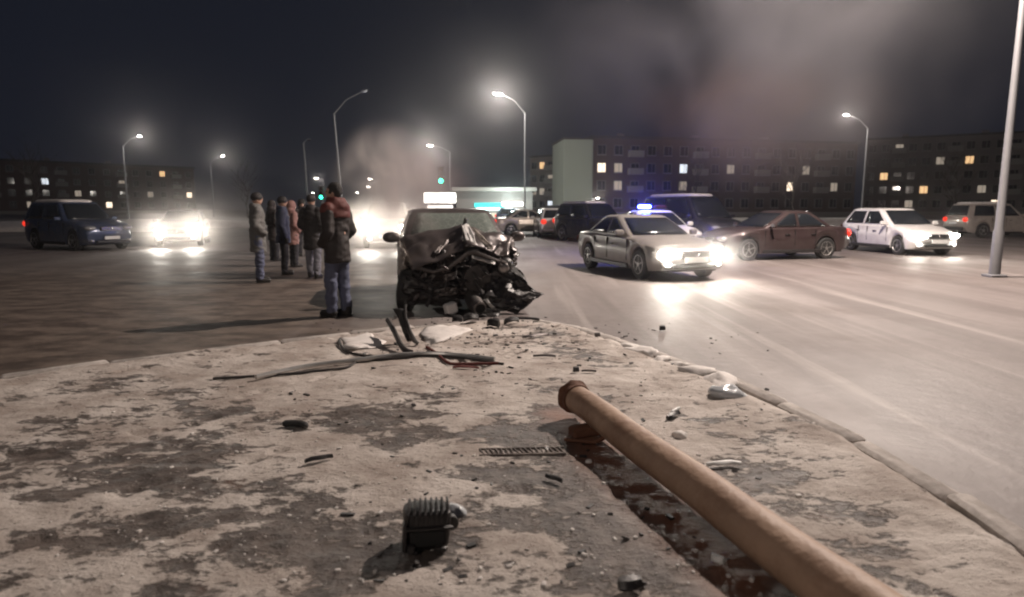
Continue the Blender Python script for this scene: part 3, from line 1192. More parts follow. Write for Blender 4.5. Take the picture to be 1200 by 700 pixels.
# wheels: rear pair in place, front pair pushed back and toed out
for (xw, s, rz, dz, rx) in ((-1.25, 1, 0, 0, 0), (-1.25, -1, 0, 0, 0), (1.12, 1, .5, 0, .12), (1.18, -1, -.25, 0, -.1)):
    w = link('wheel', None, wreck)
    w.location = (xw, s * (T['hw'] - .10), T['Rw'])
    w.rotation_euler = (rx, 0, rz)
    Rw = T['Rw']
    t = MB()
    t.lathe_y([(Rw * .60, -.095), (Rw * .9, -.1), (Rw * .985, -.08), (Rw, -.03), (Rw, .03), (Rw * .985, .08), (Rw * .9, .1), (Rw * .62, .095)], seg=30)
    t.build('tyre', M['rubber'], w)
    r = MB()
    r.lathe_y([(Rw * .63, s * .085), (Rw * .66, s * .1), (Rw * .62, s * .104), (Rw * .56, s * .07), (Rw * .12, s * .06)], seg=24)
    for k in range(6):
        aa = 2 * math.pi * k / 6
        r.box((math.cos(aa) * Rw * .34, s * .08, math.sin(aa) * Rw * .34), (Rw * .58, .03, Rw * .13), Matrix.Rotation(-aa, 3, 'Y'), bev=.006)
    r.build('rim', M['dark_steel'], w)
# local frame: +x to the viewer, +y is image right, z up ; left in the image = -y
for s in (-1, 1):
    e = MB()
    e.ellipsoid((.62, s * (T['hw'] + .11), 1.055), (.075, .135, .085), Matrix.Rotation(s * .2, 3, 'Z'))
    e.tube([(.62, s * (T['hw'] - .06), 1.0), (.62, s * (T['hw'] + .05), 1.03)], .03, 8)
    e.build('mirror', M['wreck_paint'], wreck)
for k, y in enumerate((-.38, .30)):
    e = MB()
    e.tube([(.84, y, 1.03), (.74, y + .1, 1.10), (.52, y + .42, 1.22)], [.012, .010, .006], 6)
    e.build('wiper', M['black_plastic'], wreck)
# bonnet folded up into a ridge along its middle, two halves
panel('bonnet', M['wreck_paint'], wreck, ((.80, -.86, 1.05), (.84, .08, 1.25), (1.52, .02, .92), (1.60, -.74, .66)), .040, 3, 20, 14, sub=.6)
panel('bonnet', M['wreck_paint'], wreck, ((.84, .07, 1.25), (.80, .88, 1.06), (1.46, .70, .80), (1.50, .03, .93)), .045, 8, 20, 14, sub=.6)
# pale torn strips standing on the ridge
panel('torn_strip', M['white_paint'], wreck, ((.96, .06, 1.26), (.97, .16, 1.26), (1.50, .22, .97), (1.50, .08, .96)), .012, 5, 6, 10)
panel('torn_strip', M['beige_paint'], wreck, ((1.02, .20, 1.20), (1.04, .26, 1.19), (1.54, .45, .93), (1.53, .36, .92)), .012, 6, 5, 9)
panel('torn_strip', M['dark_steel'], wreck, ((1.05, -.16, 1.06), (1.06, -.10, 1.07), (1.42, -.36, .84), (1.38, -.42, .85)), .012, 16, 5, 9)
m = MB()
m.capsule((.94, .11, 1.24), (.94, .12, 1.33), .032, .026, 10)
m.build('bonnet_hinge', M['black_plastic'], wreck)
# wings
panel('wing', M['wreck_flank'], wreck, ((.80, -.885, .42), (1.42, -.83, .66), (1.50, -.80, .86), (.80, -.885, 1.02)), .03, 12, 16, 12, label='pale right front wing pushed in')
panel('wing', M['wreck_flank'], wreck, ((.80, -.86, .20), (.95, -.88, .25), (.92, -.89, .62), (.80, -.885, .62)), .012, 14, 8, 8)
panel('wing', M['wreck_paint'], wreck, ((.80, .885, .30), (1.25, .80, .55), (1.45, .72, .82), (.80, .885, 1.02)), .07, 17, 16, 12)
panel('wing_liner', M['black_plastic'], wreck, ((.95, -.78, .22), (1.5, -.70, .18), (1.55, -.55, .62), (1.05, -.72, .72)), .06, 19, 14, 12)
# engine bay
m = MB()
m.box((1.12, 0.02, .62), (.55, .80, .50), Matrix.Rotation(.12, 3, 'X') @ Matrix.Rotation(.1, 3, 'Z'), bev=.05)
m.build('engine_block', M['dark_steel'], wreck)
for k in range(4):
    m = MB()
    m.capsule((1.36, -.26 + k * .17, .86), (1.44, -.24 + k * .17, .60), .05, .045, 10)
    m.build('intake_pipe', M['black_plastic'], wreck)
panel('radiator', M['dark_steel'], wreck, ((1.46, -.62, .22), (1.52, .18, .20), (1.44, .22, .66), (1.40, -.58, .68)), .05, 22, 18, 12, .035)
panel('radiator_fan_shroud', M['black_plastic'], wreck, ((1.50, -.05, .26), (1.52, .50, .30), (1.46, .46, .78), (1.46, -.08, .74)), .05, 24, 14, 12, .03)
m = MB()
m.lathe_y([(.17, -.03), (.2, -.03), (.2, .03), (.17, .03)], (0, 0, 0), 20)
for k in range(6):
    aa = k * math.pi / 3
    m.box((math.cos(aa) * .09, 0, math.sin(aa) * .09), (.17, .012, .07), Matrix.Rotation(-aa, 3, 'Y') @ Matrix.Rotation(.5, 3, 'X'))
fan = m.build('cooling_fan', M['black_plastic'], wreck)
fan.location = (1.56, .2, .50)
fan.rotation_euler = (0.15, .2, math.pi / 2 + .15)
# bent front cross member: a pale edged V
m = MB()
m.tube([(1.50, -.70, .68), (1.56, -.42, .60), (1.58, -.20, .66), (1.60, .06, .86), (1.62, .16, .88), (1.58, .45, .76), (1.50, .66, .70)], [.03, .032, .03, .03, .03, .03, .026], 8)
m.build('front_cross_member', M['dark_steel'], wreck)
panel('torn_strip', M['alu'], wreck, ((1.64, .12, .80), (1.64, .46, .69), (1.62, .46, .735), (1.62, .12, .85)), .008, 31, 10, 3)
panel('torn_strip', M['steel'], wreck, ((1.60, -.16, .66), (1.62, .06, .83), (1.60, .06, .87), (1.58, -.16, .70)), .008, 33, 8, 3)
# left crumpled sheets, low
panel('bumper_piece', M['black_plastic'], wreck, ((1.48, -.84, .14), (1.66, -.05, .12), (1.62, -.08, .46), (1.46, -.84, .56)), .07, 41, 20, 14, .02)
panel('bumper_piece', M['dark_steel'], wreck, ((1.52, -.56, .40), (1.66, -.12, .50), (1.60, -.10, .62), (1.50, -.52, .54)), .03, 43, 14, 6, .012)
panel('bumper_piece', M['dark_steel'], wreck, ((1.58, -.62, .22), (1.72, -.10, .30), (1.68, -.08, .42), (1.56, -.56, .30)), .03, 45, 14, 6, .012)
# right: torn bumper cover pointing outwards
panel('bumper_cover', M['black_plastic'], wreck, ((1.62, .14, .12), (1.82, .74, .02), (1.74, 1.14, .28), (1.54, .44, .56)), .045, 47, 22, 14, .016, .06, label='torn black bumper cover with a pointed end')
panel('bumper_cover', M['black_plastic'], wreck, ((1.52, .30, .42), (1.70, 1.10, .27), (1.60, .84, .50), (1.40, .50, .70)), .03, 49, 16, 10, .014)
panel('torn_strip', M['alu'], wreck, ((1.78, .26, .22), (1.80, .40, .06), (1.83, .45, .06), (1.80, .31, .23)), .006, 51, 3, 8)
# right headlamp remains and shards
m = MB()
m.ellipsoid((1.44, .62, .66), (.10, .15, .12), Matrix.Rotation(.6, 3, 'X'))
m.build('headlamp_housing', M['black_plastic'], wreck)
m = MB()
m.ellipsoid((1.52, .60, .64), (.035, .085, .085))
m.build('headlamp_reflector', M['steel'], wreck)
rnd = random.Random(11)
for k in range(14):
    y0, z0 = rnd.uniform(.28, .84), rnd.uniform(.5, 1.0)
    x0 = 1.30 + rnd.uniform(0, .26)
    dy, dz = rnd.uniform(-.12, .12), rnd.uniform(.05, .17)
    wv = rnd.uniform(.015, .05)
    panel('body_shard', rnd.choice([M['dark_steel'], M['wreck_paint'], M['steel'], M['black_plastic']]), wreck,
          ((x0, y0, z0), (x0, y0 + wv, z0), (x0 + .05, y0 + wv + dy, z0 - dz), (x0 + .05, y0 + dy, z0 - dz)), .012, 60 + k, 4, 6, .008)
for k in range(16):
    y0, z0 = rnd.uniform(-.75, .3), rnd.uniform(.2, .86)
    x0 = 1.45 + rnd.uniform(0, .22)
    dy, dz = rnd.uniform(-.22, .22), rnd.uniform(-.1, .16)
    wv = rnd.uniform(.02, .07)
    panel('body_shard', rnd.choice([M['dark_steel'], M['wreck_paint'], M['dark_steel'], M['black_plastic']]), wreck,
          ((x0, y0, z0), (x0 + .03, y0 + wv, z0 + .02), (x0 + .06, y0 + wv + dy, z0 - dz), (x0 + .04, y0 + dy, z0 - dz)), .014, 90 + k, 4, 6, .009)
# hoses hanging out
for k in range(9):
    y0 = rnd.uniform(-.6, .5)
    pth = []
    x, y, z = 1.42, y0, rnd.uniform(.45, .85)
    for q in range(7):
        pth.append((x, y, max(.03, z)))
        x += rnd.uniform(.02, .08); y += rnd.uniform(-.08, .08); z -= rnd.uniform(.02, .12)
    m = MB()
    m.tube(pth, rnd.choice([.012, .016, .024]), 8)
    m.build('hose', M['hose'], wreck)
# fallen cylinder (starter / catalyst) with open end to the viewer, and a pale battery block
m = MB()
pth = [(1.50, .12, .24), (1.66, .14, .18), (1.80, .17, .13), (1.88, .20, .11)]
m.tube(pth, [.11, .115, .105, .095], 18, True)
cyl = m.build('exhaust_catalyst', M['steel'], wreck)
cyl['label'] = 'grey metal cylinder with open dark end'
m = MB()
m.tube([(1.885, .202, .1085), (1.892, .204, .106)], [.072, .072], 16)
m.build('cylinder_mouth', M['under'], cyl)
m = MB()
m.box((1.74, -.20, .10), (.13, .17, .17), Matrix.Rotation(.4, 3, 'Z') @ Matrix.Rotation(.25, 3, 'X'), bev=.02)
o = m.build('battery', M['white_paint'], wreck)
o['label'] = 'pale battery block under the crushed front'
panel('undertray', M['black_plastic'], wreck, ((1.45, -.45, .05), (1.45, .55, .05), (2.0, .45, .012), (1.95, -.2, .012)), .03, 71, 16, 10, .012)
# snow thrown up against the wreck
lump('snow_heap', on_ground(520, 392), (.55, .26, .05), M['snow'], 4, 'low heap of dirty snow in front of the wreck along the kerb', 'snow heap', amp=.5)
lump('snow_heap', on_ground(423, 401), (.42, .24, .05), M['snow'], 6, 'low rounded snow heap on the kerb beside the looped cable', 'snow heap', amp=.5)


# ------------------------------------------------------------------ fallen pole
pA = G(674, 466, .19)
pB = G(859, 612, .13)
dirp = (pB - pA).normalized()
pE = pA + dirp * 6.4
pE.z = .12
proot = empty('fallen_pole', (0, 0, 0), 0, 'long brown steel lamp pole lying fallen across the snowy pavement', 'pole')
m = MB()
rad0, rad1 = .093, .107
n = 26
m.tube([pA.lerp(pE, i / n) + Vector((0, 0, .006 * math.sin(i * 1.3))) for i in range(n + 1)], [rad0 + (rad1 - rad0) * min(1, i / 10) for i in range(n + 1)], 28)
m.build('pole_shaft', M['pole_paint'], proot)
m = MB()
ax = (pE - pA).normalized()
m.tube([pA - ax * .012, pA + ax * .05], [.103, .103], 24)
m.build('rim_collar', M['rust'], proot)
m = MB()
m.tube([pA - ax * .016, pA - ax * .0125], [.082, .082], 20)
m.build('pole_mouth', M['under'], proot)
side = Vector((-ax.y, ax.x, 0))
upv = side.cross(ax)
m = MB()
rings = []
for dd, rr_ in ((-.035, .112), (-.03, .118), (.0, .104), (.02, .10)):
    rings.append([pA + ax * (dd + .018 * mnoise.noise(Vector((math.cos(t) * 1.5, math.sin(t) * 1.5, 2)))) + (side * math.cos(t) + Vector((0, 0, 1)) * math.sin(t)) * (rr_ + .012 * mnoise.noise(Vector((math.cos(t) * 2, math.sin(t) * 2, dd * 30)))) for t in np.linspace(0, 2 * math.pi, 29)[:-1]])
m.loft(rings, False)
o = m.build('torn_lip', M['rust'], proot)
o.modifiers.new('thickness', 'SOLIDIFY').thickness = .006
# broken timber wedge / bracket beneath the raised end
m = MB()
c = pA + ax * .30
m.box((c.x - .04, c.y - .05, pz(c.x, c.y) + .035), (.24, .10, .07), Matrix.Rotation(.35, 3, 'Z'), bev=.012)
o = m.build('bracket_block', M['rust'])
tag(o, 'rusty bracket block propping up the end of the fallen pole', 'bracket')
m = MB()
c = pA + ax * .62
m.tube([(c.x - .30, c.y + .10, pz(c.x - .3, c.y) + .03), (c.x - .12, c.y + .02, pz(c.x, c.y) + .04), (c.x - .06, c.y - .02, pz(c.x, c.y) + .09)], .012, 8)
o = m.build('bent_rod', M['rust'])
tag(o, 'short bent rusty rod sticking out beside the fallen pole', 'rod')

# ------------------------------------------------------------------ ribbed black engine part in the foreground
bp_ = on_ground(492, 650)
box = empty('air_filter_housing', (bp_.x + .015, bp_.y + .09, bp_.z + .006), R(14), 'black ribbed plastic air filter box lying on the snowy pavement', 'car part')
box.rotation_euler = (R(-4), R(3), R(14))
m = MB()
rings = []
for z, gx, gy in ((0, .085, .07), (.015, .095, .078), (.09, .10, .083), (.135, .103, .086), (.155, .098, .082), (.165, .085, .07)):
    ring = []
    for k in range(20):
        an = 2 * math.pi * k / 20
        cx, sx = math.cos(an), math.sin(an)
        e = .45
        ring.append((gx * math.copysign(abs(cx) ** e, cx), gy * math.copysign(abs(sx) ** e, sx) + .0 * z, z))
    rings.append(ring)
m.loft(rings)
m.build('shell', M['black_plastic'], box)
for k in range(8):
    x = -.084 + k * .024
    m = MB()
    m.tube([(x - .012, -.084, .12), (x - .008, -.083, .158), (x, -.06, .176), (x + .012, .06, .176), (x + .018, .082, .155)], .0055, 6)
    m.build('rib', M['black_plastic'], box)
m = MB()
m.box((.0, -.083, .055), (.15, .02, .075), bev=.008)
m.build('front_recess', M['under'], box)
m = MB()
m.box((0, -.085, .10), (.205, .022, .016), bev=.005)
m.box((-.10, -.06, .06), (.016, .06, .12), bev=.005)
m.build('flange', M['black_plastic'], box)
m = MB()
m.lathe_y([(.018, -.02), (.03, -.02), (.03, .02), (.018, .02)], (.103, -.03, .1), 14)
m.build('spigot', M['black_plastic'], box)
m = MB()
m.box((-.075, -.10, .022), (.03, .03, .04), bev=.006)
m.build('clip', M['black_plastic'], box)
m = MB()
m.box((.05, -.10, .015), (.05, .03, .025), bev=.006)
m.build('clip', M['black_plastic'], box)
lump('ice_chunk', on_ground(533, 603), (.055, .045, .05), M['ice'], 9, 'pale grey ice chunk beside the black air filter box', 'ice')


# ------------------------------------------------------------------ debris pieces on pavement and road
def shard(px, py, w, d, t, rz, material, label, name='debris_shard', seed=1, bend=.03, taper=.5, cat='debris'):
    p = on_ground(px, py)
    root_m = MB()
    rows_t, nseg = [], 7
    rings = []
    for i in range(nseg + 1):
        u = i / nseg
        x = (u - .5) * w
        ww = d * (1 - taper * abs(2 * u - 1) ** 1.5) * (1 + .25 * mnoise.noise(Vector((u * 3, seed, 0))))
        z = bend * w * (1 - (2 * u - 1) ** 2) + t * .5 + .01
        y = .12 * w * mnoise.noise(Vector((u * 2, seed * 2.2, 4)))
        rings.append([(x, y - ww / 2, z), (x, y - ww * .2, z + t * .8), (x, y + ww * .3, z + t), (x, y + ww / 2, z), (x, y + ww * .2, z - t * .5), (x, y - ww * .3, z - t * .5)])
    root_m.loft(rings)
    o = root_m.build(name, material)
    o.location = p
    o.rotation_euler = (0, 0, R(rz))
    return tag(o, label, cat)


for k, (px, py, w, d, t, rz, lab) in enumerate(((552, 380, .20, .12, .05, 20, 'crushed black bracket lying before the pale battery block'), (578, 384, .16, .14, .06, -30, 'black broken mount lying under the grey metal cylinder'),
                                              (600, 381, .24, .07, .04, 40, 'jagged black splinter below the torn bumper cover'), (536, 375, .14, .09, .04, -10, 'small black casing piece beside the pale battery block'))):
    shard(px, py, w, d, t, rz, M['black_plastic'], lab, seed=40 + k, bend=.12, taper=.6)
# curved piece of tyre at the left
m = MB()
m.tube([(math.cos(t) * .11, math.sin(t) * .09 - .05, .028) for t in np.linspace(.25, 2.2, 12)], [.012] + [.024] * 10 + [.012], 8)
o = m.build('tyre_fragment', M['rubber'])
o.location = on_ground(341, 503)
tag(o, 'curved black rubber fragment lying on bright snow', 'debris')
shard(374, 543, .16, .035, .014, 33, M['black_plastic'], 'long narrow black shard on trampled snow between rubber fragment and air filter box', seed=2)
shard(649, 565, .11, .028, .014, -40, M['black_plastic'], 'small black shard on bare ground beside the fallen pole shadow', seed=3)
shard(789, 489, .17, .06, .02, 48, M['black_plastic'], 'black headlight fragment with pale edge beyond the fallen pole', seed=4)
shard(792, 487, .12, .02, .012, 48, M['plate'], 'thin white trim piece lying on the black headlight fragment', seed=5).location.z += .03
lump('snow_clod', on_ground(797, 512), (.05, .04, .04), M['snow'], 12, 'white snow clod beside the fallen pole', 'snow clod')
shard(848, 548, .20, .035, .012, 2, M['plate'], 'flat white trim strip on snow to the far side of the pole', seed=6)
shard(675, 437, .05, .05, .03, 10, M['black_plastic'], 'stubby black lump just beyond the broken end of the pole', seed=7)
shard(690, 438, .13, .02, .01, 0, M['dark_steel'], 'thin dark strip beside the stubby black lump', seed=8)
shard(638, 420, .22, .035, .012, -4, M['dark_steel'], 'slightly curved dark trim strip between wreck and pole', seed=9)
shard(628, 396, .34, .05, .016, 28, M['dark_steel'], 'long grey trim strip lying on the pavement below the wreck', seed=10)
shard(615, 377, .38, .05, .02, -8, M['black_plastic'], 'dark plastic strip beside the torn bumper cover', seed=15)
shard(776, 388, .07, .06, .04, 15, M['black_plastic'], 'small black lump alone on the smooth road', seed=11)
shard(700, 395, .06, .05, .03, 15, M['dark_steel'], 'small dark lump at the kerb between wreck and road', seed=16)
shard(840, 664, .05, .03, .02, -40, M['plate'], 'small pale chip at the edge of the pole shadow', seed=12)
shard(738, 694, .09, .07, .03, 10, M['black_plastic'], 'dark lump on bare ground near the fallen pole foot', seed=13)
shard(546, 432, .24, .05, .012, -3, M['coat_red'], 'dark red sliver of tail lamp lying below the long trim strip', seed=14)
lump('snow_clod', on_ground(690, 541), (.022, .02, .02), M['snow'], 14, 'tiny pale clod on bare ground beside the pole shadow', 'snow clod')
for k, (px, py, r) in enumerate(((752, 410, .10), (775, 418, .08), (800, 425, .07), (822, 436, .10), (846, 446, .12), (738, 405, .07))):
    lump('kerb_snow', on_ground(px, py), (r * 2.1, r * 1.2, r * .75), M['snow'], 20 + k, 'lump of ploughed snow on the kerb along the road', 'snow clod', 'snow lumps along the kerb')
lump('ice_chunk', on_ground(852, 462), (.15, .10, .08), M['ice'], 31, 'bluish grey ice block at the kerb by the road', 'ice')

# ribbed grille strip pressed into the snow
gp = on_ground(612, 530)
grl = empty('grille_strip', (gp.x, gp.y, gp.z + .004), R(4), 'flat ribbed grille strip lying in the snow beside the pole', 'grille')
gmat = mat('dusty_plastic', (0.075, 0.06, 0.052), .7, var=.3, dirt=(.33, .28, .245), dirt_amt=.55, dscale=8)
for s in (-1, 1):
    m = MB()
    m.box((0, s * .05, 0), (.52, .012, .016), bev=.003)
    m.build('rail', gmat, grl)
slat_me = None
for k in range(17):
    x = -.24 + k * .03
    if slat_me is None:
        m = MB()
        m.box((0, 0, 0), (.011, .09, .014), Matrix.Rotation(.25, 3, 'Z'), bev=.002)
        o = m.build('slat', gmat, grl)
        slat_me = o.data
    else:
        o = link('slat', slat_me, grl)
    o.location = (x, random.uniform(-.003, .003), random.uniform(-.004, .002))
    o.rotation_euler = (0, 0, random.uniform(-.12, .12))


# ------------------------------------------------------------------ cables, hoses and the long trim strip by the kerb
def cable(name, pix, r, material, label, lift=0.0, seg=8, heights=None, cat='cable'):
    ctrl = []
    for i, (px, py) in enumerate(pix):
        p = on_ground(px, py)
        ctrl.append(p + Vector((0, 0, r + lift + (heights[i] if heights else 0))))
    pth = []
    for i in range(len(ctrl) - 1):
        p0, p1, p2, p3 = ctrl[max(i - 1, 0)], ctrl[i], ctrl[i + 1], ctrl[min(i + 2, len(ctrl) - 1)]
        for k in range(8):
            t = k / 8
            pth.append(.5 * ((2 * p1) + (p2 - p0) * t + (2 * p0 - 5 * p1 + 4 * p2 - p3) * t * t + (3 * p1 - p0 - 3 * p2 + p3) * t ** 3))
    pth.append(ctrl[-1])
    m = MB()
    m.tube(pth, r, seg)
    o = m.build(name, material)
    return tag(o, label, cat)


cable('cable', [(402, 392), (398, 402), (405, 412), (425, 418), (452, 421), (475, 420)], .014, M['hose'], 'thin dark cable curling in a loop over the snow heap')
cable('cable', [(250, 446), (340, 440), (372, 436), (405, 432), (420, 426), (455, 422), (500, 419), (540, 422), (590, 428)], .012, M['hose'], 'long thin dark cable lying along the pale trim strip')
cable('trim_strip', [(300, 446), (360, 434), (420, 426), (470, 420), (520, 419), (580, 425)], .022, M['alu'], 'long pale metal trim strip bowed across the pavement', lift=.01, cat='trim')
cable('cable', [(500, 408), (512, 416), (520, 424), (530, 428), (560, 428), (584, 428)], .014, M['coat_red'], 'dark red cable end lying on the long trim strip')
cable('hose', [(455, 396), (462, 404), (472, 414), (482, 417)], .028, M['hose'], 'thick black hose bent down onto the kerb snow', heights=[.16, .12, .03, 0], cat='hose')
# upright bent strip: rises from the ground near (486,405) to (475,358)
b0 = on_ground(486, 406)
m = MB()
top = P(475, 357, b0.y + .15)
m.tube([b0 + Vector((.04, 0, .02)), b0 + Vector((0, 0, .05)), b0.lerp(top, .35) + Vector((-.02, 0, 0)), b0.lerp(top, .7) + Vector((-.03, 0, 0)), top], [.02, .024, .022, .018, .014], 8)
o = m.build('bent_hose', M['hose'])
tag(o, 'black bent hose standing upright from the snow before the wreck wheel', 'hose')
m = MB()
m.quad_grid(crumple(P(461, 362, b0.y + .25), P(475, 362, b0.y + .22), b0 + Vector((-.03, .1, .03)), b0 + Vector((-.10, .12, .02)), 6, 10, .02, 77))
o = m.build('torn_liner', M['rubber'])
o.modifiers.new('thickness', 'SOLIDIFY').thickness = .008
tag(o, 'torn brown wheel arch liner flap standing beside the bent hose', 'debris')


# ------------------------------------------------------------------ people
def remeshed(mb_, name, material, parent, voxel=.02, smooth_it=3, folds=0.0):
    me = mb_.mesh(name, True)
    tmp = bpy.data.objects.new('tmp', me)
    COL.objects.link(tmp)
    r = tmp.modifiers.new('r', 'REMESH')
    r.mode = 'VOXEL'
    r.voxel_size = voxel
    s = tmp.modifiers.new('s', 'SMOOTH')
    s.factor = .5
    s.iterations = smooth_it
    dg = bpy.context.evaluated_depsgraph_get()
    out = bpy.data.meshes.new_from_object(tmp.evaluated_get(dg))
    bpy.data.objects.remove(tmp)
    if folds:
        nrm = np.zeros(len(out.vertices) * 3); out.vertices.foreach_get('normal', nrm)
        co = np.zeros(len(out.vertices) * 3); out.vertices.foreach_get('co', co)
        nrm = nrm.reshape(-1, 3); co = co.reshape(-1, 3)
        sd_ = len(out.vertices) % 97
        f_ = np.array([(1 - 2.2 * abs(mnoise.noise(Vector((c_[0] * 5 + sd_, c_[1] * 5, c_[2] * 11 + c_[0] * 4)))) + .5 * mnoise.noise(Vector((c_[0] * 14, c_[1] * 14 + sd_, c_[2] * 22)))) for c_ in co])
        co = co + nrm * (folds * (f_ - .4))[:, None]
        out.vertices.foreach_set('co', np.ascontiguousarray(co.ravel()))
        out.update()
    out.polygons.foreach_set('use_smooth', np.ones(len(out.polygons), bool))
    out.materials.clear()
    out.materials.append(material)
    return link(name, out, parent)


def person(loc, face, H, coat, trousers, hat, label, long_coat=False, collar=None, stance=.11, lean=0.0, gloves=True, head_turn=0.0, pockets=True, step=0.0, hood=False):
    """local +x is where the person looks; y is the person's left"""
    k = H / 1.80
    root = empty('person', loc, face, label, 'person', 'bystanders by the roadside')

    def V(x, y, z):
        return (x * k + lean * z * k, y * k, z * k)
    hip, kn, an = .93, .5, .09
    legs = []
    for s in (-1, 1):
        dx = step * s
        legs.append([V(0, s * .09, hip), V(dx * .5 + .02, s * (.09 + stance * .35), kn), V(dx, s * (.08 + stance * .5), an)])
    arms = []
    for s in (-1, 1):
        if pockets:
            arms.append([V(0, s * .175, 1.45), V(-.05, s * .245, 1.16), V(.12, s * .16, 1.0)])
        else:
            arms.append([V(0, s * .175, 1.45), V(-.02, s * .24, 1.16), V(.05, s * .235, .91)])
    # continuous body
    b = MB()
    b.capsule(V(0, 0, .98), V(0, 0, 1.36), .13 * k, .145 * k)
    b.capsule(V(0, -.13, 1.42), V(0, .13, 1.42), .07 * k, .07 * k)
    b.capsule(V(0, 0, 1.42), V(.01, 0, 1.58), .065 * k, .055 * k)
    hc = Vector(V(.02, 0, 1.68))
    ht = Matrix.Rotation(head_turn, 3, 'Z')
    b.ellipsoid(hc, (.098 * k, .077 * k, .118 * k), ht, 16, 12)
    b.ellipsoid(hc + ht @ Vector((.035 * k, 0, -.055 * k)), (.062 * k, .056 * k, .062 * k), ht)
    b.ellipsoid(hc + ht @ Vector((.098 * k, 0, -.012 * k)), (.022 * k, .014 * k, .024 * k), ht)
    for s in (-1, 1):
        b.ellipsoid(hc + ht @ Vector((-.005 * k, s * .078 * k, -.01 * k)), (.02 * k, .012 * k, .032 * k), ht)
    for lg in legs:
        b.capsule(lg[0], lg[1], .075 * k, .052 * k)
        b.capsule(lg[1], lg[2], .052 * k, .035 * k)
        b.capsule(Vector(lg[2]) - Vector((.02, 0, .03)) * k, Vector(lg[2]) + Vector((.15, 0, -.045)) * k, .035 * k, .03 * k)
    for ar in arms:
        b.capsule(ar[0], ar[1], .052 * k, .042 * k)
        b.capsule(ar[1], ar[2], .042 * k, .03 * k)
    remeshed(b, 'body', M['skin'], root, .016, 2)
    # eyes and mouth
    for s in (-1, 1):
        e = MB()
        e.ellipsoid(hc + ht @ Vector((.086 * k, s * .032 * k, .008 * k)), (.012 * k, .014 * k, .009 * k), ht, 8, 6)
        e.build('eye', M['hair'], root)
    e = MB()
    e.ellipsoid(hc + ht @ Vector((.088 * k, 0, -.062 * k)), (.008 * k, .026 * k, .006 * k), ht, 8, 6)
    e.build('mouth', M['coat_brown'], root)
    # coat
    c = MB()
    hem = .62 if long_coat else .74
    rings = []
    for z, rx, ry in ((hem, .160, .205), (hem + .05, .160, .202), (1.0, .15, .19), (1.15, .145, .185), (1.30, .152, .195), (1.42, .14, .195), (1.49, .11, .15), (1.55, .085, .095)):
        rings.append([V(rx * math.cos(t) + .01 * math.sin(3 * t + z * 9), ry * math.sin(t), z) for t in np.linspace(0, 2 * math.pi, 22)[:-1]])
    c.loft(rings)
    for s, ar in zip((-1, 1), arms):
        c.capsule(ar[0], ar[1], .088 * k, .078 * k)
        c.capsule(ar[1], ar[2], .08 * k, .062 * k)
    c.tube([V(-.02, 0, 1.50), V(-.01, 0, 1.59)], [.115 * k, .10 * k], 16)
    if hood:
        c.ellipsoid(V(-.10, 0, 1.50), (.10 * k, .14 * k, .10 * k))
    for zz in (1.05, 1.2, 1.33):
        c.tube([V(0, 0, zz - .03), V(0, 0, zz + .03)], [.158 * k, .158 * k], 18)
    remeshed(c, 'coat', coat, root, .016, 2, .011)
    if collar is not None:
        c = MB()
        c.loft([[V(rx * math.cos(t) - .01, ry * math.sin(t), z) for t in np.linspace(0, 2 * math.pi, 20)[:-1]] for z, rx, ry in ((1.34, .168, .20), (1.40, .168, .212), (1.46, .158, .20), (1.52, .135, .165), (1.61, .115, .12))])
        c.ellipsoid(V(-.11, 0, 1.48), (.08 * k, .12 * k, .085 * k))
        for s, ar in zip((-1, 1), arms):
            a0, a1 = Vector(ar[0]), Vector(ar[1])
            c.capsule(a0, a0.lerp(a1, .12), .096 * k, .092 * k)
        remeshed(c, 'yoke_hood', collar, root, .016, 2, .008)
    # trousers
    t = MB()
    t.capsule(V(0, -.06, .95), V(0, .06, .95), .105 * k, .105 * k)
    for lg in legs:
        t.capsule(lg[0], lg[1], .100 * k, .085 * k)
        t.capsule(lg[1], Vector(lg[2]) + Vector((0, 0, .03)), .087 * k, .074 * k)
    remeshed(t, 'trousers', trousers, root, .016, 2, .014)
    for lg in legs:
        f = MB()
        a = Vector(lg[2])
        f.capsule(a + Vector((-.02, 0, -.03)) * k, a + Vector((.15, 0, -.04)) * k, .055 * k, .045 * k, 10)
        f.capsule(a + Vector((-.02, 0, .0)) * k, a + Vector((-.01, 0, .10)) * k, .055 * k, .058 * k, 10)
        f.box(a + Vector((.05, 0, -.078)) * k, (.27 * k, .09 * k, .024 * k), bev=.008)
        f.build('boot', M['boot'], root)
    # gloves with palm and five fingers
    if not pockets:
        for s, ar in zip((-1, 1), arms):
            g = MB()
            w = Vector(ar[2])
            g.capsule(w + Vector((.01, 0, -.02)) * k, w + Vector((.02, 0, -.085)) * k, .034 * k, .038 * k, 10)
            for q, ln in enumerate((.07, .08, .075, .058)):
                f0 = w + Vector((-.018 + q * .019, s * .004, -.10)) * k
                f1 = f0 + Vector((.004, -s * .006, -ln * .55)) * k
                f2 = f1 + Vector((.006, -s * .02, -ln * .45)) * k
                g.capsule(f0, f1, .0115 * k, .0105 * k, 8)
                g.capsule(f1, f2, .0105 * k, .009 * k, 8)
            th = w + Vector((.045, -s * .012, -.05)) * k
            g.capsule(th, th + Vector((.025, -s * .015, -.045)) * k, .013 * k, .011 * k, 8)
            g.build('glove', M['boot'], root)
    # hat or hair
    hh = MB()
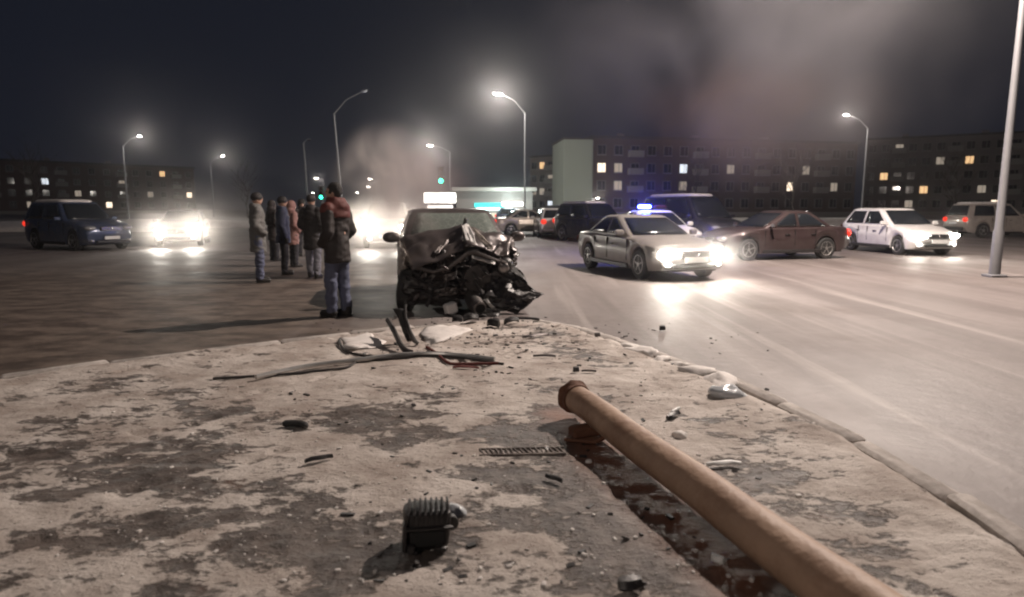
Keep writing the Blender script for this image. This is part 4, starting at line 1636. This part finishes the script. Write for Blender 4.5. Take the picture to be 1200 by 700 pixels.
    if hat == 'beanie':
        hh.ellipsoid(hc + Vector((-.006, 0, .035)) * k, (.116 * k, .098 * k, .105 * k), ht, 16, 10)
        hh.tube([hc + Vector((0, 0, .0)) * k, hc + Vector((0, 0, .045)) * k], [.104 * k, .106 * k], 16)
        remeshed(hh, 'beanie', M['coat_black'], root, .014, 2)
    elif hat == 'fur':
        hh.ellipsoid(hc + Vector((-.01, 0, .045)) * k, (.135 * k, .125 * k, .11 * k), ht, 16, 10)
        hh.ellipsoid(hc + ht @ Vector((-.03, .09, -.02)) * k, (.07 * k, .035 * k, .09 * k), ht)
        hh.ellipsoid(hc + ht @ Vector((-.03, -.09, -.02)) * k, (.07 * k, .035 * k, .09 * k), ht)
        remeshed(hh, 'fur_hat', M['hair'], root, .014, 1)
    elif hat == 'hood':
        hh.ellipsoid(hc + ht @ Vector((-.03, 0, .015)) * k, (.13 * k, .12 * k, .15 * k), ht, 16, 10)
        hh.ellipsoid(hc + ht @ Vector((-.06, 0, -.11)) * k, (.12 * k, .13 * k, .10 * k), ht, 16, 10)
        remeshed(hh, 'hood', coat, root, .014, 2)
    else:
        hh.ellipsoid(hc + ht @ Vector((-.018, 0, .022)) * k, (.105 * k, .09 * k, .112 * k), ht, 16, 10)
        remeshed(hh, 'hair', M['hair'], root, .012, 2, .008)
    return root


def at_ground(px, py):
    p = G(px, py)
    return (p.x, p.y, 0)


person(at_ground(398, 371), R(158), 1.84, M['coat_brown'], M['jeans'], 'hair', 'person in dark coat with red hood and blue jeans, back turned', long_coat=False, collar=M['coat_red'], stance=.03, step=.05, head_turn=R(25))
person(at_ground(368, 326), R(75), 1.78, M['coat_black'], M['grey_trousers'], 'beanie', 'person in long black coat and grey trousers behind the red hooded one', long_coat=True, stance=.10, step=.08)
person(at_ground(345, 313), R(40), 1.66, M['coat_pink'], M['dark_trousers'], 'hood', 'person in dusty pink hooded coat among the bystanders', long_coat=True, stance=.06)
person(at_ground(356, 300), R(-60), 1.76, M['coat_black'], M['dark_trousers'], 'fur', 'person in black coat and dark fur hat, face turned to the wreck', stance=.08, pockets=False)
person(at_ground(334, 322), R(20), 1.75, M['coat_navy'], M['dark_trousers'], 'beanie', 'person in navy coat and black beanie watching the wreck', stance=.10, pockets=False)
person(at_ground(305, 331), R(25), 1.80, M['coat_grey'], M['jeans'], 'beanie', 'person in grey coat with jeans and beanie at the edge of the crowd', long_coat=True, stance=.12)
person(at_ground(322, 306), R(50), 1.70, M['coat_brown'], M['dark_trousers'], 'hood', 'person in brown hooded coat beside the grey coated one', long_coat=True, stance=.08)


# ------------------------------------------------------------------ street lamps
def street_lamp(base, side, Hp, arm, rise, label, lit=None, power=0, name='street_lamp', tilt=(0, 0), color=(1, .93, .84), head=.5, group='street lamps along the road', thick=1.0):
    root = empty(name, base, 0, label, 'street lamp', group)
    root.rotation_euler = (0, tilt[0], 0)
    m = MB()
    m.tube([(0, 0, 0), (0, 0, 1.0), (0, 0, 1.05), (0, 0, Hp)], [.11 * thick, .105 * thick, .085 * thick, .055 * thick], 14)
    m.build('pole', M['galv'], root)
    m = MB()
    m.box((0, 0, .03), (.34, .34, .06), bev=.01)
    m.build('base_plate', M['galv'], root)
    m = MB()
    m.tube([(0, 0, Hp - .3), (side * .08, 0, Hp), (side * arm * .45, 0, Hp + rise * .65), (side * arm, 0, Hp + rise)], [.04 * thick, .038 * thick, .034 * thick, .03 * thick], 10)
    m.build('arm', M['galv'], root)
    hx = side * (arm + head * .3)
    rot = Matrix.Rotation(-side * .12, 3, 'Y')
    m = MB()
    m.ellipsoid((hx, 0, Hp + rise + .05), (head * .6, .17, .085), rot)
    hd_ = m.build('lamp_head', M['galv'], root)
    m = MB()
    m.ellipsoid((hx, 0, Hp + rise - .02), (head * .46, .145, .075), rot)
    m.build('lens', lit or M['lens_off'], hd_)
    if power:
        light('POINT', (hx, 0, Hp + rise - .16), power, color, root, .12, name='lamp_light')
    return root


def base_at(px, Yd):
    p = P(px, 244, Yd)
    return (p.x, Yd, 0)


# row along the road's far side
street_lamp((10.6, 14.0, 0), -1, 9.0, 2.3, 1.5, 'tall lamp post at the roadside by the white hatchback', M['lamp_lit'], 14000, color=(1, .85, .75))
street_lamp((-11.0, -13.0, 0), 1, 9.0, 2.3, 1.5, 'added unseen lamp post behind the viewpoint, filling the wreck front', M['lamp_lit'], 3200, color=(1, .85, .74))  # unseen post added as fill light for the front of the wreck
street_lamp(base_at(615, 55), -1, 9.4, 2.0, 1.5, 'tall lit lamp post before the grey apartment block', M['lamp_lit'], 6500, head=.85)
street_lamp(base_at(528, 95), -1, 9.6, 2.6, .9, 'lit lamp post behind the white illuminated sign', M['lamp_lit'], 6500, head=.85)
# row on the other side
street_lamp(base_at(402, 54), 1, 9.2, 2.5, 1.6, 'dark lamp post rising behind the red hooded person', M['lamp_dim'], 0, tilt=(R(-3), 0), thick=1.3)
street_lamp(base_at(362, 76), 1, 9.0, .5, .3, 'short armed unlit lamp post among the distant lights', M['lens_off'], 0, tilt=(R(-2), 0), thick=1.3)
for (px, py, Yd, lab) in ((371, 209, 130, 'far lit street lamp beside the unlit lamp posts'), (367, 226, 210, 'farthest small street lamp over the distant road'),
                          (434, 210, 135, 'distant street lamp seen through the left edge of the smoke'), (419, 226, 215, 'small distant street lamp left of the smoke, far down the road'),
                          (432, 219, 175, 'distant street lamp just below another in the smoke'),
                          (728, 189, 118, 'distant street lamp before the dark apartment block'), (701, 232, 92, 'low lit lamp before the green ended block')):
    top = P(px, py, Yd)
    b = (top.x + (1.2 if px < 600 else -1.2), Yd, 0)
    street_lamp(b, -1 if px < 600 else 1, top.z - .4, 1.0, .4, lab, M['lamp_far'], 1000 if px == 701 else (600 if Yd < 140 else 0), head=.9 if Yd > 100 else .5, thick=1.2)
for (px, Yd, lab) in ((250, 110, 'distant lamp post behind the stopped white sedan'), (150, 80, 'lit lamp post on the roadside beyond the dark blue crossover'), (1010, 62, 'lit lamp post before the long dark apartment block')):
    street_lamp(base_at(px, Yd), 1 if px < 600 else -1, 9.0, 2.0, 1.2, lab, M['lamp_lit'], 1600)


# ------------------------------------------------------------------ traffic lights
def traffic_light(base, H, label, k=1.0):
    root = empty('traffic_light', base, 0, label, 'traffic light', 'traffic lights at the junction')
    m = MB()
    m.tube([(0, 0, 0), (0, 0, H - .5 * k)], [.07, .06], 12)
    m.build('post', M['galv'], root)
    m = MB()
    m.box((0, -.02, H), (.32 * k, .22 * k, .95 * k), bev=.03)
    m.build('housing', M['black_plastic'], root)
    for z, mt in ((.3, M['lens_off']), (0, M['lens_off']), (-.3, M['green_lit'])):
        m = MB()
        m.lathe_y([(.02, -.15 * k), (.11 * k, -.14 * k), (.125 * k, -.12 * k), (.125 * k, -.09 * k)], (0, 0, H + z * k), 16)
        lens = m.build('lens', mt, root)
        m = MB()
        m.quad_grid([[(math.cos(t) * .14 * k, y, H + z * k + math.sin(t) * .14 * k) for t in np.linspace(0, math.pi, 9)] for y in (-.13 * k, -.30 * k)])
        v = m.build('visor', M['black_plastic'], lens)
        v.modifiers.new('thickness', 'SOLIDIFY').thickness = .01
    return root


p = P(517, 213, 48)
traffic_light((p.x, p.y, 0), p.z + .45, 'green traffic light above the wreck beside the white illuminated sign', 1.35)
p = P(377, 232, 52)
traffic_light((p.x, p.y, 0), p.z + .4, 'green traffic light beyond the bystanders', 1.15)


# ------------------------------------------------------------------ illuminated sign and shop
p0, p1 = P(497, 238, 44), P(534, 226, 44)
sg = empty('illuminated_sign', ((p0.x + p1.x) / 2, 44, 0), 0, 'white illuminated roadside sign box on two posts behind the wreck', 'sign')
wz = p1.x - p0.x
m = MB()
m.box((0, 0, (p0.z + p1.z) / 2), (wz, .3, p1.z - p0.z), bev=.05)
m.build('light_box', M['white_lit'], sg)
for s in (-1, 1):
    m = MB()
    m.tube([(s * wz * .36, 0.1, 0), (s * wz * .36, .1, p0.z + .1)], .07, 10)
    m.build('post', M['galv'], sg)
m = MB()
m.box((0, .04, p0.z - .32), (wz * .8, .12, .30), bev=.02)
m.build('lower_panel', M['shop_lit'], sg)

Ys = 68
sx0, sx1 = P(535, 240, Ys).x, P(624, 240, Ys).x
shop = empty('shop_pavilion', ((sx0 + sx1) / 2, Ys, 0), 0, 'low flat roofed shop with teal lit strip and bright windows', 'shop')
W_ = sx1 - sx0
m = MB()
m.box((0, 4, 1.6), (W_, 8, 3.2))
m.build('wall', M['facade_grey'], shop, False)
m = MB()
m.box((0, 3.6, 3.42), (W_ + .8, 9.6, .40), bev=.04)
m.build('roof', M['concrete'], shop, False)


def local_panel(name, x0, y0, x1, y1, material, depth=.1, yy=-.05):
    a, b_ = P(x0, y1, Ys), P(x1, y0, Ys)
    m = MB()
    m.box(((a.x + b_.x) / 2 - shop.location.x, yy, (a.z + b_.z) / 2), (b_.x - a.x, depth, b_.z - a.z), bev=.02)
    return m.build(name, material, shop, False)


local_panel('fascia_strip', 556, 238, 592, 243, M['teal_lit'])
local_panel('light_strip', 558, 243.5, 586, 246.5, M['cyan_white'])
local_panel('shop_window', 586, 247, 604, 258, M['shop_lit'])
local_panel('shop_window', 566, 250, 583, 258, M['dim_win'])
local_panel('sign_board', 588, 237, 613, 241.5, M['white_lit'], .2, -.1)
local_panel('door', 607, 245, 613, 259, M['glass_dark'])
local_panel('shop_window', 541, 247, 554, 258, M['dim_win'])
light('POINT', (1.5, -3.0, 2.6), 900, (.8, 1, .95), shop, .5, name='shop_light')


# ------------------------------------------------------------------ apartment blocks
def block(name, A, B, depth, floors, bays, wall, endwall, label, lit=(), dim=(), base=.8, fh=2.9, ends=False, balconies=True, attic=True):
    """A, B: ends of the long facade facing the viewer (world xy); depth goes away from the viewer"""
    A, B = Vector(A), Vector(B)
    t = B - A
    Lb = t.length
    t.normalize()
    nrm = Vector((t.y, -t.x))          # towards the viewer when A is left of B
    root = empty(name, (A.x, A.y, 0), math.atan2(t.y, t.x), label, 'building', 'apartment blocks behind the road')
    Hb = base + floors * fh + .5
    m = MB()
    m.box((Lb / 2, depth / 2, Hb / 2), (Lb, depth, Hb))
    m.build('wall', wall, root, False)
    m = MB()
    m.box((Lb / 2, depth / 2, Hb + .2), (Lb + .5, depth + .5, .4))
    roof = m.build('roof', M['roofing'], root, False)
    for q in range(max(1, int(Lb / 14))):
        m = MB()
        m.box((7 + q * 14, depth * .55, Hb + .95), (1.2, .9, 1.1))
        m.build('chimney', M['facade_grey'], roof, False)
    m = MB()
    m.box((Lb / 2, -.06, .4), (Lb + .1, .14, .8))
    m.build('plinth', M['concrete'], root, False)
    if endwall:
        m = MB()
        m.box((-.04, depth / 2, Hb / 2 - .02), (.1, depth - .02, Hb - .06))
        o = m.build('end_wall', endwall, root, False)
        o['label'] = 'pale green gable end wall'
    bw = Lb / bays
    fm = MB()
    for sx in (-1, 1):
        fm.box((sx * .72, 0, 0), (.10, .16, 1.62))
    for sz in (-1, 1):
        fm.box((0, 0, sz * .76), (1.34, .16, .10))
    fm.box((.12, 0, 0), (.07, .13, 1.42))
    frame_me = fm.mesh('window', False)
    frame_me.materials.append(M['win_frame'])
    panes = {}
    for nm, mt in (('off', M['glass_dark']), ('lit', M['warm_win']), ('cool', M['cool_win']), ('amber', M['amber_win']), ('dim', M['dim_win'])):
        pm = MB()
        pm.box((0, 0, 0), (1.36, .05, 1.44))
        pmm = pm.mesh('pane', False)
        pmm.materials.append(mt)
        panes[nm] = pmm
    sm = MB()
    sm.box((0, -.08, -.86), (1.6, .24, .07))
    sill_me = sm.mesh('sill', False)
    sill_me.materials.append(M['concrete'])
    bm_ = MB()
    bm_.box((0, -.5, -1.05), (2.5, 1.0, .12))
    bm_.box((0, -.98, -.55), (2.5, .06, .95))
    for sx in (-1, 1):
        bm_.box((sx * 1.22, -.5, -.55), (.06, .95, .95))
    balc_me = bm_.mesh('balcony', False)
    balc_me.materials.append(M['concrete'])
    for f in range(floors):
        for i in range(bays):
            st = ('lit', 'cool', 'amber')[(i * 5 + f * 3) % 3] if (i, f) in lit else ('dim' if (i, f) in dim else 'off')
            x, z = (i + .5) * bw, base + f * fh + 1.55
            w = link('window', frame_me, root)
            w.location = (x, -.03, z)
            pn = link('pane', panes[st], w)
            pn.location = (0, .0, 0)
            s_ = link('sill', sill_me, w)
            if balconies and f > 0 and i % 4 == 2:
                bo = link('balcony', balc_me, root)
                bo.location = (x, -.03, z)
    return root


D1 = 150
a = P(621, 244, D1); b = P(660, 244, D1 - 6)
block('apartment_block', (a.x, D1), (b.x, D1 - 6), 12, 4, 4, M['facade_grey'], None, 'grey apartment block with a few lit windows behind the lit lamp post',
      lit={(1, 3), (3, 3), (2, 0)}, dim={(1, 1), (3, 2), (2, 2), (0, 1)})
a = P(694, 244, 108); b = P(1000, 244, 118)
block('apartment_block', (a.x, 108), (b.x, 118), 11, 4, 17, M['facade_dark'], M['facade_green'], 'long dark brick apartment block with a pale green gable end',
      lit={(0, 2), (5, 2), (12, 1)}, dim={(1, 1), (1, 2), (5, 1), (8, 2), (13, 2), (15, 1)})
a = P(1010, 244, 140); b = P(1290, 244, 120)
block('apartment_block', (a.x, 140), (b.x, 120), 12, 5, 16, M['facade_grey'], None, 'five storey grey apartment block beyond the dark brick one',
      lit={(1, 2), (4, 1), (7, 3), (9, 0), (12, 2)}, dim={(2, 4), (5, 3), (8, 1), (11, 4), (3, 0)})
a = P(-60, 244, 150); b = P(230, 244, 190)
block('apartment_block', (a.x, 150), (b.x, 190), 12, 4, 16, M['facade_dark'], None, 'dark apartment block far behind the dark blue crossover',
      lit={(2, 1), (5, 2), (9, 0), (13, 3), (15, 1)}, dim={(1, 3), (4, 0), (7, 1), (10, 2), (12, 1)})
# the pale green slab end facing the viewer
p0, p1 = P(660, 244, 107), P(693.2, 244, 107.5)
gs = empty('stair_tower', (p0.x, 107, 0), math.atan2(.5, p1.x - p0.x), 'pale green windowless end slab joined to the dark brick block', 'building')
m = MB()
m.box(((p1.x - p0.x) / 2, 5.5, 6.3), (p1.x - p0.x, 11, 12.6))
m.build('wall', M['facade_green'], gs, False)
m = MB()
m.box(((p1.x - p0.x) / 2, 5.5, 12.75), (p1.x - p0.x + .4, 11.4, .3))
m.build('roof', M['roofing'], gs, False)


# ------------------------------------------------------------------ bare trees
def tree(base, H, seed, label):
    rnd = random.Random(seed)
    root = empty('bare_tree', base, 0, label, 'tree', 'bare trees along the blocks')
    tr, br = MB(), MB()
    pth = [Vector((rnd.uniform(-.08, .08) * i, rnd.uniform(-.08, .08) * i, H * .55 * i / 5)) for i in range(6)]
    tr.tube(pth, [.17, .14, .12, .11, .09, .07], 8)
    tr.build('trunk', M['bark'], root)

    def grow(p, d, L, r, lev):
        q = p
        path, rad = [p], [r]
        for i in range(3):
            d = (d + Vector((rnd.uniform(-.25, .25), rnd.uniform(-.25, .25), rnd.uniform(-.02, .2)))).normalized()
            q = q + d * L / 3
            path.append(q); rad.append(r * (1 - .22 * (i + 1)))
        br.tube(path, rad, 5 if lev < 2 else 3, False)
        if lev < 4:
            for k in range(3):
                w = path[rnd.choice([1, 2, 3])]
                nd = (d + Vector((rnd.uniform(-.9, .9), rnd.uniform(-.9, .9), rnd.uniform(-.1, .6)))).normalized()
                grow(w, nd, L * rnd.uniform(.6, .8), r * .55, lev + 1)
    for i in range(2, 6):
        for k in range(2 if i < 5 else 3):
            an = rnd.uniform(0, 6.28)
            grow(pth[i], Vector((math.cos(an) * .8, math.sin(an) * .8, .8)).normalized(), H * .22, .06, 1)
    br.build('crown', M['bark'], root)


for k, (px, Yd, Ht, lab) in enumerate(((812, 80, 8, 'bare tree before the dark brick apartment block'), (930, 70, 9, 'bare tree right of the tall dark van'), (1120, 75, 8.5, 'bare tree before the five storey grey block'), (40, 70, 9, 'bare tree at the roadside beyond the dark blue crossover'), (290, 95, 9, 'bare tree beyond the stopped white sedan'))):
    p = P(px, 244, Yd)
    tree((p.x, Yd, 0), Ht, 5 + k, lab)

# snow banks along the far roadside
for k, (px, Yd, L_, lab) in enumerate(((760, 60, 14, 'long snow bank before the dark brick apartment block'), (980, 50, 14, 'snow bank behind the dark maroon car'), (560, 62, 8, 'snow bank before the low shop'),
                                       (1150, 44, 10, 'snow bank behind the beige crossover'), (200, 50, 12, 'snow bank behind the stopped white sedan'), (60, 42, 10, 'snow bank behind the dark blue crossover'))):
    p = P(px, 244, Yd)
    lump('snow_bank', (p.x, Yd, 0), (L_, 1.3, .7), M['snow'], 40 + k, lab, 'snow bank', 'snow banks along the road', amp=.3).rotation_euler = (0, 0, random.uniform(-.08, .08))


# ------------------------------------------------------------------ smoke and haze
def smoke(name, c, r, dens, color, label, scale=1.0, lo=.42, hi=.75, rot=(0, 0, 0), aniso=.3, seed=0.0, step=1.0, stretch=(1, 1, 1), power=1.5):
    bm = bmesh.new()
    bmesh.ops.create_icosphere(bm, subdivisions=3, radius=1.0)
    me = bpy.data.meshes.new(name)
    bm.to_mesh(me); bm.free()
    m = bpy.data.materials.new(name)
    m.use_nodes = True
    nt = m.node_tree
    nt.nodes.clear()
    L = nt.links.new
    out = nt.nodes.new('ShaderNodeOutputMaterial')
    pv = nt.nodes.new('ShaderNodeVolumePrincipled')
    pv.inputs['Color'].default_value = (*color, 1)
    pv.inputs['Anisotropy'].default_value = aniso
    L(pv.outputs[0], out.inputs['Volume'])
    tc = nt.nodes.new('ShaderNodeTexCoord')
    geo = nt.nodes.new('ShaderNodeNewGeometry')
    ln = nt.nodes.new('ShaderNodeVectorMath'); ln.operation = 'LENGTH'
    L(tc.outputs['Object'], ln.inputs[0])
    fo = nt.nodes.new('ShaderNodeMapRange')
    fo.interpolation_type = 'SMOOTHSTEP'
    fo.inputs['From Min'].default_value = 1.0
    fo.inputs['From Max'].default_value = 0.15
    L(ln.outputs['Value'], fo.inputs['Value'])
    mp = nt.nodes.new('ShaderNodeMapping')
    mp.inputs['Location'].default_value = (seed, seed * 1.7, seed * .3)
    mp.inputs['Scale'].default_value = stretch
    L(geo.outputs['Position'], mp.inputs['Vector'])
    n = nt.nodes.new('ShaderNodeTexNoise')
    n.inputs['Scale'].default_value = scale
    n.inputs['Detail'].default_value = 3
    n.inputs['Roughness'].default_value = .55
    n.inputs['Distortion'].default_value = .6
    L(mp.outputs[0], n.inputs['Vector'])
    sm_ = nt.nodes.new('ShaderNodeMapRange')
    sm_.interpolation_type = 'SMOOTHSTEP'
    sm_.inputs['From Min'].default_value = lo
    sm_.inputs['From Max'].default_value = hi
    L(n.outputs['Fac'], sm_.inputs['Value'])
    mu = nt.nodes.new('ShaderNodeMath'); mu.operation = 'MULTIPLY'
    L(fo.outputs['Result'], mu.inputs[0]); L(sm_.outputs['Result'], mu.inputs[1])
    mu2 = nt.nodes.new('ShaderNodeMath'); mu2.operation = 'MULTIPLY'
    L(mu.outputs[0], mu2.inputs[0]); mu2.inputs[1].default_value = dens
    L(mu2.outputs[0], pv.inputs['Density'])
    me.materials.append(m)
    o = link(name, me)
    o.location = c
    o.scale = r
    o.rotation_euler = rot
    return tag(o, label, 'smoke', kind='stuff')


c = P(462, 224, 14.5)
smoke('smoke', c, (1.5, 1.3, 1.7), 2.6, (.82, .73, .69), 'pale smoke plume rising behind the wreck', scale=.75, lo=.32, hi=.78, rot=(0, R(-14), 0), aniso=.6, seed=3.1)
c = P(508, 205, 17)
smoke('smoke', c, (1.5, 1.2, 1.3), .55, (.55, .40, .36), 'thin brownish smoke drifting off beside the green traffic light', scale=.8, lo=.36, hi=.8, aniso=.5, seed=6.4)
c = P(484, 296, 10.0)
smoke('smoke', c, (.75, .7, .9), 2.1, (.78, .70, .66), 'wisp of smoke over the wreck wing', scale=1.6, lo=.34, hi=.78, aniso=.5, seed=8.4)
c = P(230, 258, 23)
smoke('smoke', c, (3.6, 2.4, 1.9), .22, (.9, .85, .82), 'added vapour giving the stopped white sedan headlights a pale glow', scale=.6, lo=.15, hi=.8, aniso=.8, seed=9.2)  # volume added to make a pale glow round these headlights
c = P(446, 262, 20.5)
smoke('smoke', c, (2.3, 2.2, 1.1), .5, (.9, .84, .8), 'low exhaust vapour glowing before the dazzling headlights', scale=.7, lo=.15, hi=.8, aniso=.82, seed=2.2)
fr = front + hd * .25
smoke('smoke', (fr.x, fr.y, .62), (1.5, 1.3, .75), .18, (.95, .92, .9), 'added mist spreading the glare of the silver sedan headlights', scale=1.2, lo=.05, hi=.75, aniso=.8, seed=7.7)  # scattering volume added to widen the headlight glare
c = P(900, 20, 20)
smoke('smoke', c, (9.0, 5.0, 6.2), .15, (.44, .43, .45), 'large grey brown smoke cloud drifting high over the road', scale=.24, lo=.30, hi=.74, aniso=.2, seed=1.3, stretch=(1, 1, .75))
c = P(890, 140, 23)
smoke('smoke', c, (5.6, 3.5, 2.9), .28, (.36, .25, .20), 'brown smoke hanging low before the dark apartment block', scale=.36, lo=.28, hi=.76, aniso=.2, seed=4.9)

hb = MB()
hb.box((0, 300, 14), (1300, 900, 30))
hz = hb.build('haze', None, None, False)
m = bpy.data.materials.new('haze')
m.use_nodes = True
nt = m.node_tree
nt.nodes.clear()
out = nt.nodes.new('ShaderNodeOutputMaterial')
pv = nt.nodes.new('ShaderNodeVolumePrincipled')
pv.inputs['Color'].default_value = (.86, .84, .86, 1)
pv.inputs['Density'].default_value = .0008
pv.inputs['Anisotropy'].default_value = .93
nt.links.new(pv.outputs[0], out.inputs['Volume'])
hz.data.materials.append(m)
tag(hz, 'thin winter night haze over the whole junction', 'haze', kind='stuff')
